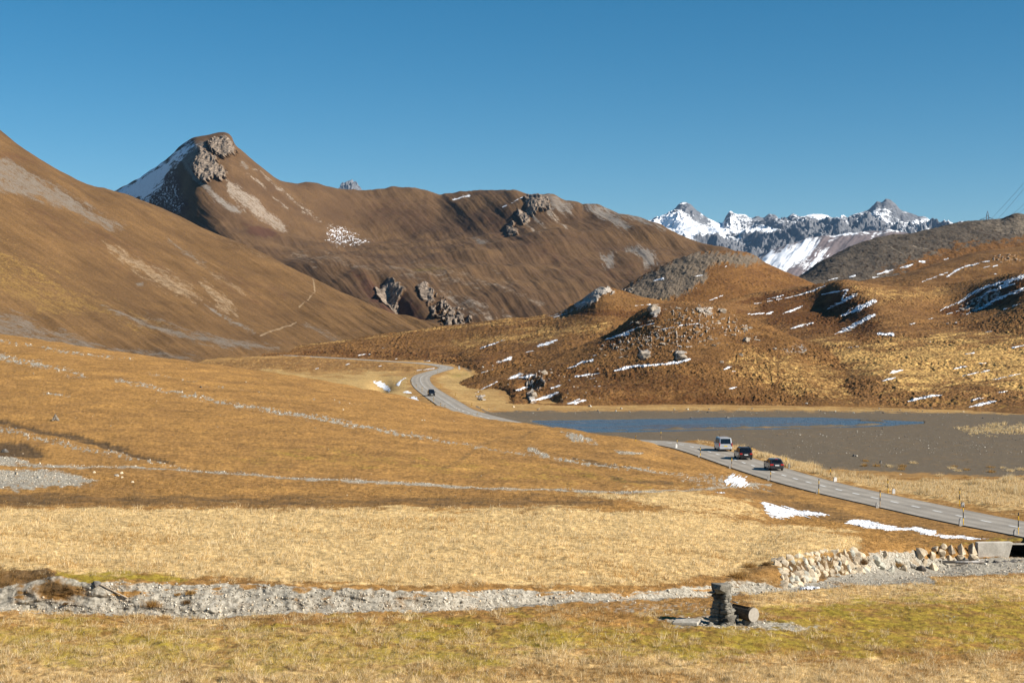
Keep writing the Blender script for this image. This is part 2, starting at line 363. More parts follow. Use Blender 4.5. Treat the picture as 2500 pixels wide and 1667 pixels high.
# ------------------------------------------------------------------ near field
AC = [
 [lv(-300, 38, -10.9), lv(1200, 38, -11.0), lv(2000, 38, -11.1), lv(2800, 38, -11.2)],
 [(-300, 1487, 57), (0, 1489, 57.5), (153, 1495, 57.5), (344, 1499, 57.5), (421, 1504, 57), (536, 1510, 57), (574, 1501, 57.5), (689, 1493, 58), (900, 1492, 59), (1063, 1490, 60), (1265, 1477, 62), (1382, 1467, 63), (1594, 1464, 66), (1798, 1449, 71), (1925, 1443, 75), (2138, 1424, 83), (2265, 1408, 92), (2500, 1396, 99), (2800, 1390, 104)],
 [lv(-300, 59.2, -12.6), lv(600, 59.4, -12.7), lv(1265, 63.4, -13.0), lv(1594, 67.4, -13.4), lv(1798, 72.8, -14.1), lv(1925, 76.2, -14.1), lv(2138, 85, -15.1), lv(2265, 93.5, -16.25), lv(2500, 100.5, -17), lv(2800, 106, -17.2)],
 [lv(-300, 62.6, -12.75), lv(600, 63, -12.8), lv(1265, 66, -13.1), lv(1594, 70, -13.5), lv(1798, 76, -14.25), (1907, 1436, 79), (1993, 1414, 85), (2118, 1391, 93), (2200, 1388, 98), (2300, 1385, 102), (2387, 1357, 106), (2452, 1357, 106.6), lv(2466, 109.5, -16.8), lv(2800, 110, -16.9)],
 [(-300, 1384, 64.5), (0, 1384, 65), (115, 1400, 64.6), (214, 1417, 64), (306, 1414, 64.5), (421, 1424, 64.5), (650, 1426, 65), (880, 1437, 65), (1063, 1443, 65.5), (1201, 1437, 67.5), (1339, 1437, 68.5), (1488, 1445, 69.5), (1594, 1437, 72), (1743, 1421, 76), (1807, 1407, 79), (1870, 1386, 81.5), (1965, 1356, 86.5), (2080, 1343, 93), (2123, 1343, 95.5), (2239, 1343, 101.5), (2300, 1333, 104.5), (2384, 1326, 107.2), (2452, 1325, 107.8), (2466, 1321, 110), (2800, 1350, 111)],
 [(-300, 1238, 97), (0, 1236, 98), (600, 1237, 101), (1200, 1237, 106), (1600, 1227, 114), (1750, 1228, 120), (1860, 1252, 122), (2060, 1287, 116), (2250, 1306, 112.5), (2420, 1318, 111), (2520, 1322, 110), (2800, 1349, 111.6)],
 [(-300, 1135, 132), (0, 1140, 130), (600, 1165, 128), (1000, 1185, 127), (1300, 1195, 129), (1600, 1190, 134), (1700, 1165, 155), (1790, 1150, 165), (1883, 1182, 158), (2000, 1212, 144), (2166, 1250, 131), (2350, 1291, 118), (2500, 1315, 111.5), (2800, 1395, 93.5)],
 [(-300, 789, 420), (0, 816, 380), (200, 845, 350), (430, 879, 330), (640, 906, 320), (800, 932, 306), (900, 951, 296), (1000, 971, 286), (1060, 988, 278), (1180, 1021.5, 250), (1280, 1034.5, 238), (1400, 1051.5, 222), (1580, 1080, 206), (1640, 1090, 210), lv(1700, 228, -17.55), lv(1800, 212, -17.55), lv(1925, 186, -17.4), lv(2174, 148, -16.9), lv(2500, 122.5, -16.25), lv(2800, 104, -15.8)],
 [lv(-300, 480, -8), lv(0, 430, -7), lv(430, 380, -13.5), lv(640, 370, -16), lv(900, 320, -18.6), lv(1180, 275, -18.9), lv(1400, 262, -19.3), lv(1580, 236, -19.3), lv(1700, 243, -18.4), lv(1799, 228, -18.36), lv(1906, 210, -18.34), lv(2002, 186, -18.34), lv(2212, 177, -18.34), lv(2500, 180, -18.33), lv(2800, 182, -18.3)],
 [lv(-300, 620, -22), lv(0, 600, -20), lv(430, 520, -21), lv(640, 450, -22), lv(900, 400, -22), lv(1180, 330, -22), lv(1400, 300, -21), lv(1580, 262, -20.5), lv(1700, 260, -19.3), lv(1906, 228, -19.3), lv(2212, 192, -19.3), lv(2800, 196, -19.3)],
]
def dispA(X, Y, P, R, ch):
    sc = ch['scree']
    cr = (Y < 115)*(R > 1380)
    sc *= 1-cr*np.clip(.95*np.exp(-(((P-140)/75)**2+((R-1440)/24)**2))+.8*sstep(.05, .4, fbm(P/70, R/14, 4, 606))*np.exp(-((R-1440)/22)**2), 0, .95)
    tun = (P > 2458)*(R > 1318)*(R < 1359); sc *= 1-tun; ch['dark'] = np.maximum(ch['dark'], tun*1.0)  # tunnel floor: no gravel, ground colour darkened as painted shade
    ch['dark'] = np.maximum(ch['dark'], cr*.9*np.exp(-(((P-140)/75)**2+((R-1440)/24)**2)))
    ch['dark'] = np.maximum(ch['dark'], cr*np.clip(sstep(.1, .4, fbm(P/55, R/40, 3, 607)), 0, 1)*.75*np.exp(-((R-(np.interp(P, [-300, 0, 115, 214, 306, 421, 650, 880, 1063, 1201, 1339, 1488, 1594, 1743, 1850], [1384, 1386, 1402, 1419, 1416, 1426, 1428, 1439, 1445, 1439, 1439, 1447, 1439, 1423, 1392])+3))/5)**2)*(P < 1850))  # dark stroke paints the shadow under the overhanging turf lip
    d = .22*fbm(X/5.5, Y/7, 3, 3)*sstep(60, 110, Y)+.05*fbm(X/1.1, Y/1.1, 3, 9)+.05*fbm(X/.35, Y/.5, 2, 5)
    d = d+.10*fbm(X/2.2, Y/2.2, 2, 12)+.11*np.abs(fbm(X/.85, Y/.85, 3, 87))*(1-sc)*(Y < 125)
    d = d+.055*sc*(Y < 115)*np.abs(fbm(X/.5, Y/.5, 3, 33))
    d = d-.22*sstep(.0, 1.2, ch['dark'])*((P < 430) & (R < 1140) & (R > 1020))      # the eroded gully
    bank = sstep(-.02, .02, 0*X)*0
    far = sstep(140, 300, Y)
    d = d+far*.35*fbm(*stretch(X, Y, 60, 20, 6), 3, 14)
    return d
def rockA(X, Y, Z, P, R, ch):
    Z2 = cut_road(X, Y, Z)
    Z2 = Z+(Z2-Z)*(1-sstep(2440, 2458, P)*(1-sstep(109.5, 110.4, Y)))
    # ragged turf lip over the creek bank
    lip = np.exp(-((R-(1395+.0*P))/30)**2)*0
    j = .45*fbm(X/2.6, Z/.9, 4, 77)+.12*fbm(X/.7, Z/.4, 2, 78)
    w = sstep(57, 60, Y)*(1-sstep(66, 80, Y))*(P < 1900)
    return 0*X, j*w, Z2-Z
mA = hillmat('dry_grass_ground', (.32, .172, .052), (.225, .12, .04), 7, .5, dark=(.10, .062, .03), pale=(.50, .345, .155), green=(.24, .175, .025), scree=((.13, .115, .09), (.43, .39, .32)), contrast=.5, bump=.05, use=('scree', 'dark', 'pale', 'green'))
def toneA(X, Y, P, R): return np.clip(1.3*fbm(*stretch(P, R, 4, 160, 9), 4, 51, .62)+.6*fbm(*stretch(P, R, 8, 40, 4), 3, 52), -1, 1)
LA = Layer('ground', AC, -420, 3100, 2.0, 1.7, mA, 'near alpine pasture with dry grass and a gravel creek bed', dispA, rockA, ZA, smooth={0: 60, 2: 15, 3: 12, 5: 45, 6: 45, 8: 60, 9: 60}, hidden=(8,), cat='ground', tonef=toneA)
# ------------------------------------------------------------------ valley floor with the drained lake
def fl(Y, *pz): return [lv(p, Y, z) for p, z in pz]
FC = [fl(150, (200, -18.7), (2900, -18.7)), fl(205, (200, -18.5), (2900, -18.3)), fl(300, (200, -17.7), (1050, -17.7), (1200, -18.2), (1400, -18.3), (2900, -18.3)),
      fl(365, (200, -17.6), (1100, -17.6), (1180, -17.9), (1400, -18.25), (2900, -18.25)), fl(400, (200, -17.5), (1100, -17.5), (1200, -17.6), (2900, -17.8)), fl(480, (200, -17.4), (1150, -17.4), (2900, -17.4)),
      fl(560, (200, -18), (500, -17.6), (900, -17.4), (1000, -17.1), (1150, -16.9), (2900, -17)), fl(600, (200, -18), (480, -17.4), (800, -17.1), (900, -16.8), (1040, -16.2), (1150, -16.2), (2900, -17)),
      fl(650, (200, -18), (430, -16.9), (500, -15.6), (640, -15), (840, -14.8), (960, -14.6), (1060, -15), (1130, -15.5), (2900, -17)),
      fl(705, (200, -18), (400, -17.2), (440, -16.3), (500, -14.2), (574, -13.2), (727, -12.7), (840, -13.6), (960, -14.2), (2900, -14)), fl(760, (200, -16), (500, -15), (727, -13.6), (2900, -13)), fl(1050, (200, -12), (2900, -10))]
ZF = [zone('scree', [(1180, 1010), (1260, 1003), (1500, 1003), (1750, 1003), (2000, 1003), (2300, 1007), (2900, 1020), (2900, 1185), (1700, 1130), (1400, 1085), (1180, 1040)], soft=3, na=5, ln=40, wd=3, seed=61),
      zone('pale', [(2330, 1045), (2420, 1038), (2900, 1036), (2900, 1062), (2500, 1060), (2380, 1062)], soft=4, na=7, ln=60, wd=5, seed=62),
      zone('dark', [(2180, 1060), (2280, 1052), (2400, 1060), (2520, 1062), (2520, 1068), (2300, 1066)], soft=4, na=6, k=.7, ln=30, wd=4, speck=(7, .4), seed=63),
      zone('pale', [(1090, 940), (1200, 940), (1250, 985), (1500, 990), (2000, 994), (2300, 1002), (2900, 1012), (2900, 1022), (2300, 1010), (1700, 1001), (1300, 999), (1180, 1005), (1120, 985)], soft=3, na=9, ln=40, wd=4, k=.55, seed=64),
      zone('pale', [(640, 900), (800, 918), (900, 905), (1000, 915), (1000, 990), (900, 960), (650, 910)], soft=8, na=14, ln=50, wd=6, k=.8, seed=65),
      zone('pale', [(1060, 925), (1110, 900), (1160, 910), (1180, 935), (1130, 960), (1090, 950)], soft=5, na=8, k=.75, seed=66),
      zone('dark', [(918, 926), (957, 936), (966, 956), (950, 950), (930, 936)], soft=3, na=3, k=1, seed=72),  # painted shade on the left-facing bank of the snowy hollow
      zone('green', [(1090, 912), (1140, 905), (1150, 920), (1100, 926)], soft=5, na=6, k=.5, seed=67),
      zone('scree', [(1125, 893, 2.5), (1150, 907, 3.5)], 'stroke', soft=2, na=2, k=.7, seed=68),
      zone('scree', [(1165, 997, 3), (1200, 1015, 4), (1240, 1022, 3)], 'stroke', soft=2, na=4, seed=69),
      zone('dark', [(430, 893), (520, 880), (740, 869), (960, 886), (1060, 900), (1030, 908), (960, 907), (800, 909), (640, 908), (500, 900)], soft=4, na=6, k=.62, ln=20, wd=4, speck=(5, .36), seed=70)]
def dispF(X, Y, P, R, ch):
    d = .10*fbm(X/9, Y/14, 3, 4)+.05*fbm(X/1.5, Y/1.5, 2, 8)
    d = d-.55*sstep(-7, 7, sd_poly(_lake, P, R+0.0))*(Y < 380)
    d = d+.85*np.clip(sd_stroke([(1500, 1048.5), (1700, 1045), (1850, 1042), (2010, 1039.5), (2120, 1036), (2175, 1031), (2150, 1027), (2100, 1024.5)], 1.6, P, R)/1.6, 0, 1)*(Y < 380)*(.6+.5*fbm(P/60, R/9, 2, 21))
    d = d-2.2*np.exp(-(((P-932)/26)**2+((R-940)/15)**2))
    hum = sstep(565, 610, Y)*(1-sstep(700, 740, Y))
    d = d+hum*(.55*np.abs(fbm(X/3.2, Y/4, 3, 5))+.5*fbm(X/9, Y/12, 2, 6))
    d = d+.35*sstep(385, 470, Y)*fbm(X/6, Y/9, 3, 16)
    return d
def rockF(X, Y, Z, P, R, ch): return 0*X, 0*X, cut_road(X, Y, Z, 5.5)-Z
mF = hillmat('valley_grass_and_mud', (.34, .20, .07), (.25, .14, .05), 10, .6, dark=(.15, .07, .022), pale=(.40, .265, .105), green=(.24, .185, .045), scree=((.092, .071, .048), (.145, .115, .08)), contrast=.3, bump=.03, use=('dark', 'pale', 'green', 'scree'))
LF = Layer('valley_floor', FC, 180, 3140, 2.0, 1.0, mF, 'flat grey mud of the drained lake and valley grass', dispF, rockF, ZF, cat='ground', tonef=lambda X, Y, P, R: np.clip(1.5*fbm(*stretch(P, R, 0, 240, 5), 4, 55, .6), -1, 1))
# ------------------------------------------------------------------ brown hills
def humm(X, Y, amp, wl, seed):
    amp = amp*(.5+.6*sstep(-.25, .4, fbm(X/26, Y/40, 3, seed+7)))
    return amp*(np.abs(fbm(X/wl, Y/(wl*1.2), 3, seed, .55))-.25)
def rocks(X, Y, Z, ch, amp, wl, up=0):
    m = ch.get('rock')
    if m is None: return 0*X, 0*X, 0*X
    m = sstep(.25, .75, m)
    r = fbm(X/wl, Z/(wl*1.7), 5, 91, .6, ridge=True)
    r2 = fbm(X/(wl*3), Z/(wl*4), 2, 92)
    return .25*amp*m*fbm(X/wl, Z/wl, 3, 93), -amp*m*(r*.8+r2*.8+.2), m*up
pal_near = dict(dark=(.085, .036, .012), pale=(.46, .29, .10), green=(.22, .15, .03), rock=((.17, .15, .13), (.52, .46, .39)))
R0 = lambda *p: list(p)
D1C = [[lv(550, 690, -16), lv(1000, 660, -17), lv(1121, 600, -19), lv(1250, 470, -19), lv(1700, 470, -19), lv(2050, 470, -19)],
       [(550, 872, 745), (700, 867, 735), (850, 873, 705), (960, 880, 690), (1050, 882, 668), (1121, 890.5, 648), (1160, 912, 560), (1250, 932, 520), (1700, 930, 520), (2050, 930, 520)],
       [(550, 868, 770), (700, 858, 775), (850, 852, 760), (1000, 840, 760), (1121, 840, 740), (1250, 842, 690), (1400, 815, 680), (1550, 800, 690), (2050, 830, 700)],
       [(550, 864, 790), (650, 858, 800), (700, 848, 815), (800, 836, 830), (900, 820, 840), (1060, 800, 845), (1200, 782, 830), (1340, 768, 838), (1400, 745, 820), (1440, 718, 803), (1455, 707, 796), (1478, 702, 790), (1530, 713, 790), (1580, 728, 790), (1660, 739, 800), (1760, 748, 810), (2050, 800, 820)],
       [lv(550, 900, -25), lv(1060, 960, -15), lv(1478, 900, 8), lv(2050, 930, -20)], [lv(550, 1000, -40), lv(2050, 1100, -40)]]
ZD1 = [zone('rock', [(1400, 745), (1440, 716), (1458, 704), (1485, 702), (1500, 712), (1470, 722), (1440, 745), (1415, 752)], soft=4, na=7, ln=14, wd=6, ang=-45, seed=101),
       zone('scree', [(1330, 772), (1400, 748), (1440, 728), (1420, 750), (1370, 775)], soft=4, na=6, k=.6, speck=(7, .5), seed=102),
       zone('dark', [(700, 862), (850, 850), (1000, 848), (1100, 862), (1150, 885), (1050, 880), (900, 872)], soft=8, na=18, k=.7, ln=60, wd=9, speck=(12, .42), seed=103),
       zone('dark', [(1290, 775), (1420, 755), (1560, 750), (1640, 760), (1560, 775), (1400, 772)], soft=7, na=12, k=.8, ln=60, wd=8, seed=104),
       zone('dark', [(1150, 860), (1350, 820), (1450, 800), (1300, 870), (1150, 910)], soft=14, na=30, k=.45, ln=60, wd=12, ang=-15, seed=105),
       zone('pale', [(700, 848, 3), (1060, 803, 4), (1250, 784, 5), (1400, 765, 4)], 'stroke', soft=5, na=10, k=.5, ln=60, wd=6, ang=-8, seed=106),
       zone('pale', [(1100, 830), (1300, 800), (1480, 780), (1500, 800), (1300, 830), (1120, 850)], soft=14, na=24, k=.5, ln=60, wd=8, ang=-10, seed=107),
       zone('green', [(1480, 716), (1600, 738), (1640, 750), (1560, 750)], soft=8, na=9, k=.3, seed=108)]
mD = hillmat('brown_knoll_grass', (.185, .094, .031), (.105, .051, .018), 10, .62, contrast=.55, use=('rock', 'scree', 'dark', 'pale', 'green'), **pal_near)
toneD = lambda X, Y, P, R: np.clip(1.4*fbm(*stretch(P, R, -8, 60, 6), 4, 151, .62), -1, 1)
def dispD1(X, Y, P, R, ch): return humm(X, Y, 1.6, 3.2, 31)+1.2*fbm(X/28, Y/60, 3, 32)-.5*ch['dark']
D1 = Layer('knoll', D1C, 540, 2060, 1.25, .8, mD, 'long brown shoulder of the knoll above the far road bend', dispD1, lambda X, Y, Z, P, R, ch: rocks(X, Y, Z, ch, 3.2, 3, .3), ZD1, smooth={0: 40, 1: 26, 2: 30}, hidden=(0, 3, 4), tonef=toneD)
D2C = [[lv(1050, 395, -19), lv(1200, 350, -19.5), lv(1700, 345, -19.5), lv(2300, 330, -19.5)],
       [(1050, 963, 412), (1095, 962, 411), (1150, 976, 377), (1220, 985, 357), (1300, 991, 346), (1500, 988, 350), (1700, 986, 354), (1900, 989, 349), (2100, 993, 343), (2300, 1000, 331)],
       [(1050, 960, 430), (1095, 956, 432), (1150, 955, 420), (1220, 950, 412), (1300, 945, 404), (1500, 925, 390), (1700, 915, 380), (1900, 925, 380), (2100, 960, 365), (2300, 998, 336)],
       [(1050, 957, 445), (1095, 949, 455), (1150, 930, 470), (1220, 912, 478), (1300, 893, 480), (1400, 868, 476), (1500, 845, 460), (1600, 830, 443), (1700, 828, 434), (1830, 835, 440), (1950, 865, 425), (2100, 930, 385), (2300, 996, 341)],
       [(1050, 955, 450), (1095, 946, 470), (1150, 920, 492), (1250, 890, 512), (1400, 850, 528), (1480, 818, 530), (1530, 785, 522), (1575, 754, 514), (1598, 746, 510), (1640, 746, 506), (1690, 746, 502), (1760, 757, 497), (1830, 775, 488), (1900, 805, 474), (2000, 850, 450), (2080, 898, 420), (2150, 946, 394), (2230, 985, 355), (2300, 994, 346)],
       [lv(1050, 520, -22), lv(1300, 570, -16), lv(1600, 580, 0), lv(1900, 540, -5), lv(2300, 420, -20)], [lv(1050, 560, -24), lv(1700, 660, -24), lv(2300, 520, -24)]]
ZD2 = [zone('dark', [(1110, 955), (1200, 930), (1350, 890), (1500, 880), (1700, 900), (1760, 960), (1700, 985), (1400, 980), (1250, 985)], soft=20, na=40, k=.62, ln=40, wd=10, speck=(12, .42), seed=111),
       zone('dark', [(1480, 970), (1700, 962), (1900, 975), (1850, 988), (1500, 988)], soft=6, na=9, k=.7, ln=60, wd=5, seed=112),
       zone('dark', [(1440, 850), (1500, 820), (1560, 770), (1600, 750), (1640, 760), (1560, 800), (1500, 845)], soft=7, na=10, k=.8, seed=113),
       zone('rock', [(1578, 756), (1600, 745), (1614, 752), (1610, 768), (1590, 772)], soft=3, na=5, seed=114),
       zone('rock', [(1562, 858), (1580, 852), (1590, 862), (1578, 876), (1560, 872)], soft=3, na=5, seed=115),
       zone('rock', [(1648, 862), (1662, 856), (1676, 860), (1670, 878), (1650, 878)], soft=3, na=4, seed=116),
       zone('rock', [(1455, 840), (1560, 800), (1700, 790), (1740, 800), (1740, 830), (1640, 850), (1500, 862)], soft=8, na=20, k=.95, speck=(9, .62), seed=117),
       zone('rock', [(1610, 752), (1720, 748), (1830, 790), (1850, 830), (1760, 810), (1660, 790)], soft=8, na=20, k=.95, speck=(8, .64), seed=118),
       zone('rock', [(1700, 752), (1740, 752), (1740, 768), (1710, 768)], soft=3, na=6, speck=(6, .45), seed=119),
       zone('rock', [(1160, 970), (1190, 962), (1200, 975), (1170, 982)], soft=3, na=5, k=.8, seed=120),
       zone('rock', [(1285, 962), (1300, 950), (1310, 975), (1295, 980)], soft=3, na=5, k=.9, seed=121),
       zone('rock', [(1275, 920), (1320, 905), (1340, 930), (1300, 960)], soft=5, na=12, k=.9, speck=(8, .56), seed=122),
       zone('scree', [(1900, 850), (1960, 840), (1980, 856), (1920, 866)], soft=5, na=8, k=.6, speck=(7, .5), seed=123),
       zone('pale', [(1840, 850), (2000, 870), (2100, 930), (2150, 985), (1950, 970), (1800, 920), (1760, 870)], soft=20, na=36, k=.42, ln=60, wd=12, seed=124)]
def dispD2(X, Y, P, R, ch):
    lo = 1-sstep(1850, 2050, P)*.55
    d = humm(X, Y, 1.15, 2.0, 36)+.35*fbm(X/5, Y/7, 2, 39)*lo+1.0*fbm(X/16, Y/24, 3, 37)*sstep(1100, 1200, P)
    d = d+.15*sstep(.3, .7, ch['rock'])
    d = d-5*np.exp(-(((P-1215)/22)**2+((R-962)/14)**2))-3.5*np.exp(-(((P-1292)/20)**2+((R-938)/10)**2))-3*np.exp(-(((P-1340)/22)**2+((R-968)/10)**2))
    return d*sstep(340, 358, Y)
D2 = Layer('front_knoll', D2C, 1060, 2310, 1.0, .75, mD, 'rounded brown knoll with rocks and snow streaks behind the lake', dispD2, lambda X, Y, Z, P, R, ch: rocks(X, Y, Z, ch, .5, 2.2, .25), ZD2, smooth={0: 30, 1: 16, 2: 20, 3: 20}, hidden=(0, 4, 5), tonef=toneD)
EC = [[lv(1600, 320, -20), lv(2800, 290, -20)],
      [(1600, 1060, 330), (1950, 1040, 336), (2100, 997, 338), (2250, 999, 333), (2400, 1006, 322), (2500, 1012, 313), (2800, 1022, 300)],
      [(1600, 1080, 380), (1800, 1030, 382), (1950, 970, 383), (2060, 936, 382), (2150, 915, 380), (2300, 920, 375), (2500, 925, 365), (2800, 930, 350)],
      [(1600, 950, 460), (1800, 905, 470), (1950, 855, 475), (2100, 838, 460), (2250, 835, 450), (2400, 835, 440), (2500, 835, 430), (2800, 830, 410)],
      [(1600, 850, 560), (1750, 815, 560), (1830, 797, 585), (1950, 775, 596), (2050, 778, 566), (2130, 782, 520), (2220, 775, 530), (2310, 763, 556), (2400, 751, 530), (2500, 735, 490), (2800, 720, 470)],
      [(1600, 742, 640), (1660, 738, 640), (1760, 735, 640), (1850, 716, 690), (1950, 701, 682), (2010, 691, 662), (2060, 684, 640), (2120, 693, 640), (2200, 701, 650), (2290, 696, 662), (2350, 688, 650), (2430, 676, 615), (2500, 664, 585), (2800, 630, 600)],
      [lv(1600, 760, 4), lv(2060, 760, 12), lv(2500, 760, 12), lv(2800, 760, 16)], [lv(1600, 900, -20), lv(2800, 900, -20)]]
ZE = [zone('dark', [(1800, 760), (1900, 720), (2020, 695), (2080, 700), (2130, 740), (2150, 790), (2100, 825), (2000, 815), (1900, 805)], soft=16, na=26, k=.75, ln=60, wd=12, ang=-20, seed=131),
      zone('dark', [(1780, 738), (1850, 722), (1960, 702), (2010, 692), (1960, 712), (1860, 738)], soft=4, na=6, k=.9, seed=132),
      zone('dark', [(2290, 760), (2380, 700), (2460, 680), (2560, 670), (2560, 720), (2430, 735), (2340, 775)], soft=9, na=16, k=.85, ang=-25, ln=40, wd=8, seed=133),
      zone('rock', [(2340, 745), (2400, 705), (2440, 690), (2450, 712), (2390, 745), (2350, 760)], soft=5, na=14, k=.9, ang=-30, ln=30, wd=7, speck=(9, .5), seed=134),
      zone('pale', [(2000, 830), (2200, 825), (2500, 820), (2700, 830), (2700, 960), (2400, 950), (2200, 960), (2060, 890)], soft=24, na=50, k=.6, ln=120, wd=14, ang=-6, seed=135),
      zone('pale', [(2060, 690), (2200, 705), (2330, 700), (2300, 730), (2150, 740), (2100, 720)], soft=12, na=18, k=.42, seed=136),
      zone('green', [(2130, 960), (2300, 965), (2500, 985), (2500, 1000), (2200, 990)], soft=10, na=14, k=.3, seed=137),
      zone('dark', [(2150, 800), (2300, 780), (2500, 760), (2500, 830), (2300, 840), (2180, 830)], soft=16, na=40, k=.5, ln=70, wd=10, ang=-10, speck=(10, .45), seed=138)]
def dispE(X, Y, P, R, ch):
    d = humm(X, Y, 1.2, 2.2, 41)+1.2*fbm(*stretch(X, Y, 20, 30, 12), 3, 42)
    d = d-2.2*np.exp(-(((P-2030)/60)**2+((R-745)/30)**2))-1.6*np.exp(-(((P-2090)/60)**2+((R-800)/30)**2))
    d = d-2*np.exp(-(((P-2420)/110)**2+((R-735)/34)**2))
    return d*sstep(310, 345, Y)
mE = hillmat('brown_slope_grass', (.205, .108, .039), (.12, .059, .022), 12, .65, contrast=.55, use=('rock', 'dark', 'pale', 'green'), **pal_near)
E = Layer('right_slope', EC, 1600, 2990, 1.25, .8, mE, 'tussocky brown slope rising to the right of the lake', dispE, lambda X, Y, Z, P, R, ch: rocks(X, Y, Z, ch, 1.5, 3, .3), ZE, smooth={0: 40, 1: 30, 2: 40, 3: 40, 4: 30}, hidden=(0, 5, 6), tonef=toneD)
E2C = [[lv(1800, 720, -10), lv(2800, 700, 0)], [(1800, 740, 780), (2100, 720, 770), (2400, 710, 760), (2800, 690, 740)],
       [(1800, 730, 850), (2000, 706, 880), (2080, 692, 900), (2160, 681, 900), (2250, 656, 900), (2330, 633, 900), (2420, 612, 900), (2500, 602, 900), (2800, 565, 890)],
       [lv(1800, 1000, 5), lv(2500, 1020, 30), lv(2800, 1020, 40)], [lv(1800, 1150, -20), lv(2800, 1150, -20)]]
ZE2 = [zone('dark', [(2250, 690), (2350, 670), (2520, 640), (2520, 660), (2350, 690)], soft=9, na=14, k=.5, seed=141),
       zone('rock', [(2410, 628), (2460, 620), (2500, 628), (2470, 640), (2430, 640)], soft=5, na=8, k=.7, speck=(7, .55), seed=142)]
E2 = Layer('upper_slope', E2C, 1790, 2990, 1.4, .9, mE, 'upper brown slope with thin snow streaks under the grey hill', lambda X, Y, P, R, ch: humm(X, Y, .9, 4, 46)+1.5*fbm(X/30, Y/40, 3, 47), lambda X, Y, Z, P, R, ch: rocks(X, Y, Z, ch, 3, 3, .3), ZE2, hidden=(2, 3), tonef=toneD)
FCc = [[lv(1400, 830, -10), lv(2150, 830, -10)], [(1400, 770, 870), (1700, 765, 850), (2150, 745, 850)],
       [(1400, 745, 930), (1500, 722, 940), (1560, 705, 930), (1640, 680, 920), (1720, 670, 910), (1800, 680, 900), (1900, 700, 900), (2150, 730, 900)],
       [(1400, 742, 960), (1480, 724, 990), (1510, 714, 1000), (1540, 692, 1010), (1600, 656, 1020), (1640, 639, 1020), (1680, 623, 1020), (1710, 616, 1020), (1780, 613, 1010), (1815, 615, 1010), (1845, 626, 1005), (1860, 637, 1000), (1900, 656, 980), (1960, 681, 960), (2000, 698, 950), (2060, 716, 940), (2150, 738, 930)],
       [lv(1400, 1100, 10), lv(1750, 1150, 30), lv(2150, 1080, 5)], [lv(1400, 1300, -20), lv(2150, 1300, -20)]]
ZFc = [zone('scree', [(1500, 735), (1520, 708), (1600, 655), (1700, 612), (1850, 622), (1862, 640), (1810, 650), (1760, 640), (1730, 655), (1720, 690), (1650, 725), (1570, 738)], soft=7, na=11, ln=24, wd=7, ang=-60, seed=171),
       zone('pale', [(1590, 735), (1630, 715), (1640, 700), (1650, 715), (1610, 740)], soft=5, na=8, k=.7, seed=172),
       zone('rock', [(1500, 722), (1520, 703), (1540, 696), (1545, 712), (1520, 728)], soft=5, na=8, k=.7, speck=(7, .5), seed=173),
       zone('dark', [(1600, 735), (1700, 690), (1740, 660), (1780, 680), (1700, 740)], soft=8, na=14, k=.5, speck=(10, .45), seed=174)]
mFc = hillmat('grey_scree_knoll', (.175, .085, .027), (.12, .056, .02), 14, 1.0, contrast=.42, use=('scree', 'rock', 'dark', 'pale'), scree=((.085, .064, .045), (.20, .157, .113)), **pal_near)
def gully(X, Y, P, R, ang, ln, wd, seed): return fbm(*stretch(P, R, ang, ln, wd), 3, seed, .6, ridge=True)
Fh = Layer('scree_knoll', FCc, 1390, 2160, 1.2, .8, mFc, 'low brown hill with grey eroded scree on its left flank', lambda X, Y, P, R, ch: humm(X, Y, 1.4, 4.5, 48)+ch['scree']*(.22*gully(X, Y, P, R, -62, 60, 9, 49)+2.3*fbm(X/16, Y/30, 5, 50, .64)), lambda X, Y, Z, P, R, ch: rocks(X, Y, Z, ch, 4, 4, .5), ZFc, hidden=(0, 3, 4), tonef=toneD)
GC = [[lv(1850, 1000, 0), lv(2900, 950, 10)], [(1850, 740, 1050), (2000, 715, 1060), (2300, 700, 1050), (2900, 650, 1000)],
      [(1850, 715, 1150), (1960, 680, 1180), (2050, 645, 1180), (2150, 625, 1170), (2300, 610, 1160), (2400, 605, 1150), (2900, 540, 1120)],
      [(1850, 712, 1250), (1930, 686, 1270), (1965, 668, 1280), (2000, 642, 1290), (2040, 620, 1295), (2080, 602, 1300), (2150, 582, 1300), (2220, 571, 1300), (2290, 553, 1300), (2330, 546, 1300), (2380, 541, 1300), (2410, 538, 1300), (2440, 536, 1300), (2458, 528, 1300), (2484, 520, 1300), (2510, 523, 1300), (2900, 455, 1280)],
      [lv(1850, 1450, 10), lv(2400, 1500, 60), lv(2900, 1500, 90)], [lv(1850, 1700, -20), lv(2900, 1700, -20)]]
ZG = [zone('dark', [(2200, 560), (2600, 520), (2600, 640), (2300, 660), (2050, 690), (2000, 660)], soft=30, na=60, k=.75, ln=16, wd=9, ang=40, speck=(8, .57), seed=181),
      zone('green', [(2150, 660), (2330, 600), (2420, 590), (2520, 575), (2520, 640), (2300, 670)], soft=9, na=20, k=.9, ln=24, wd=10, ang=-15, seed=182),
      zone('pale', [(2230, 600, 1.3), (2290, 618, 1.5), (2350, 630, 1.3)], 'stroke', soft=1.5, na=2, k=.7, seed=183),
      zone('pale', [(2170, 600, 1.3), (2220, 630, 1.5), (2240, 645, 1.3)], 'stroke', soft=1.5, na=2, k=.7, seed=184),
      zone('pale', [(2380, 545), (2460, 530), (2560, 525), (2560, 570), (2450, 575)], soft=10, na=24, k=.5, ln=16, wd=8, ang=40, seed=185)]
mG = hillmat('grey_scree', (.115, .091, .067), (.075, .06, .046), 16, 1.1, dark=(.045, .027, .016), pale=(.23, .185, .135), green=(.15, .07, .022), contrast=.4, use=('dark', 'pale', 'green'), spk=1)
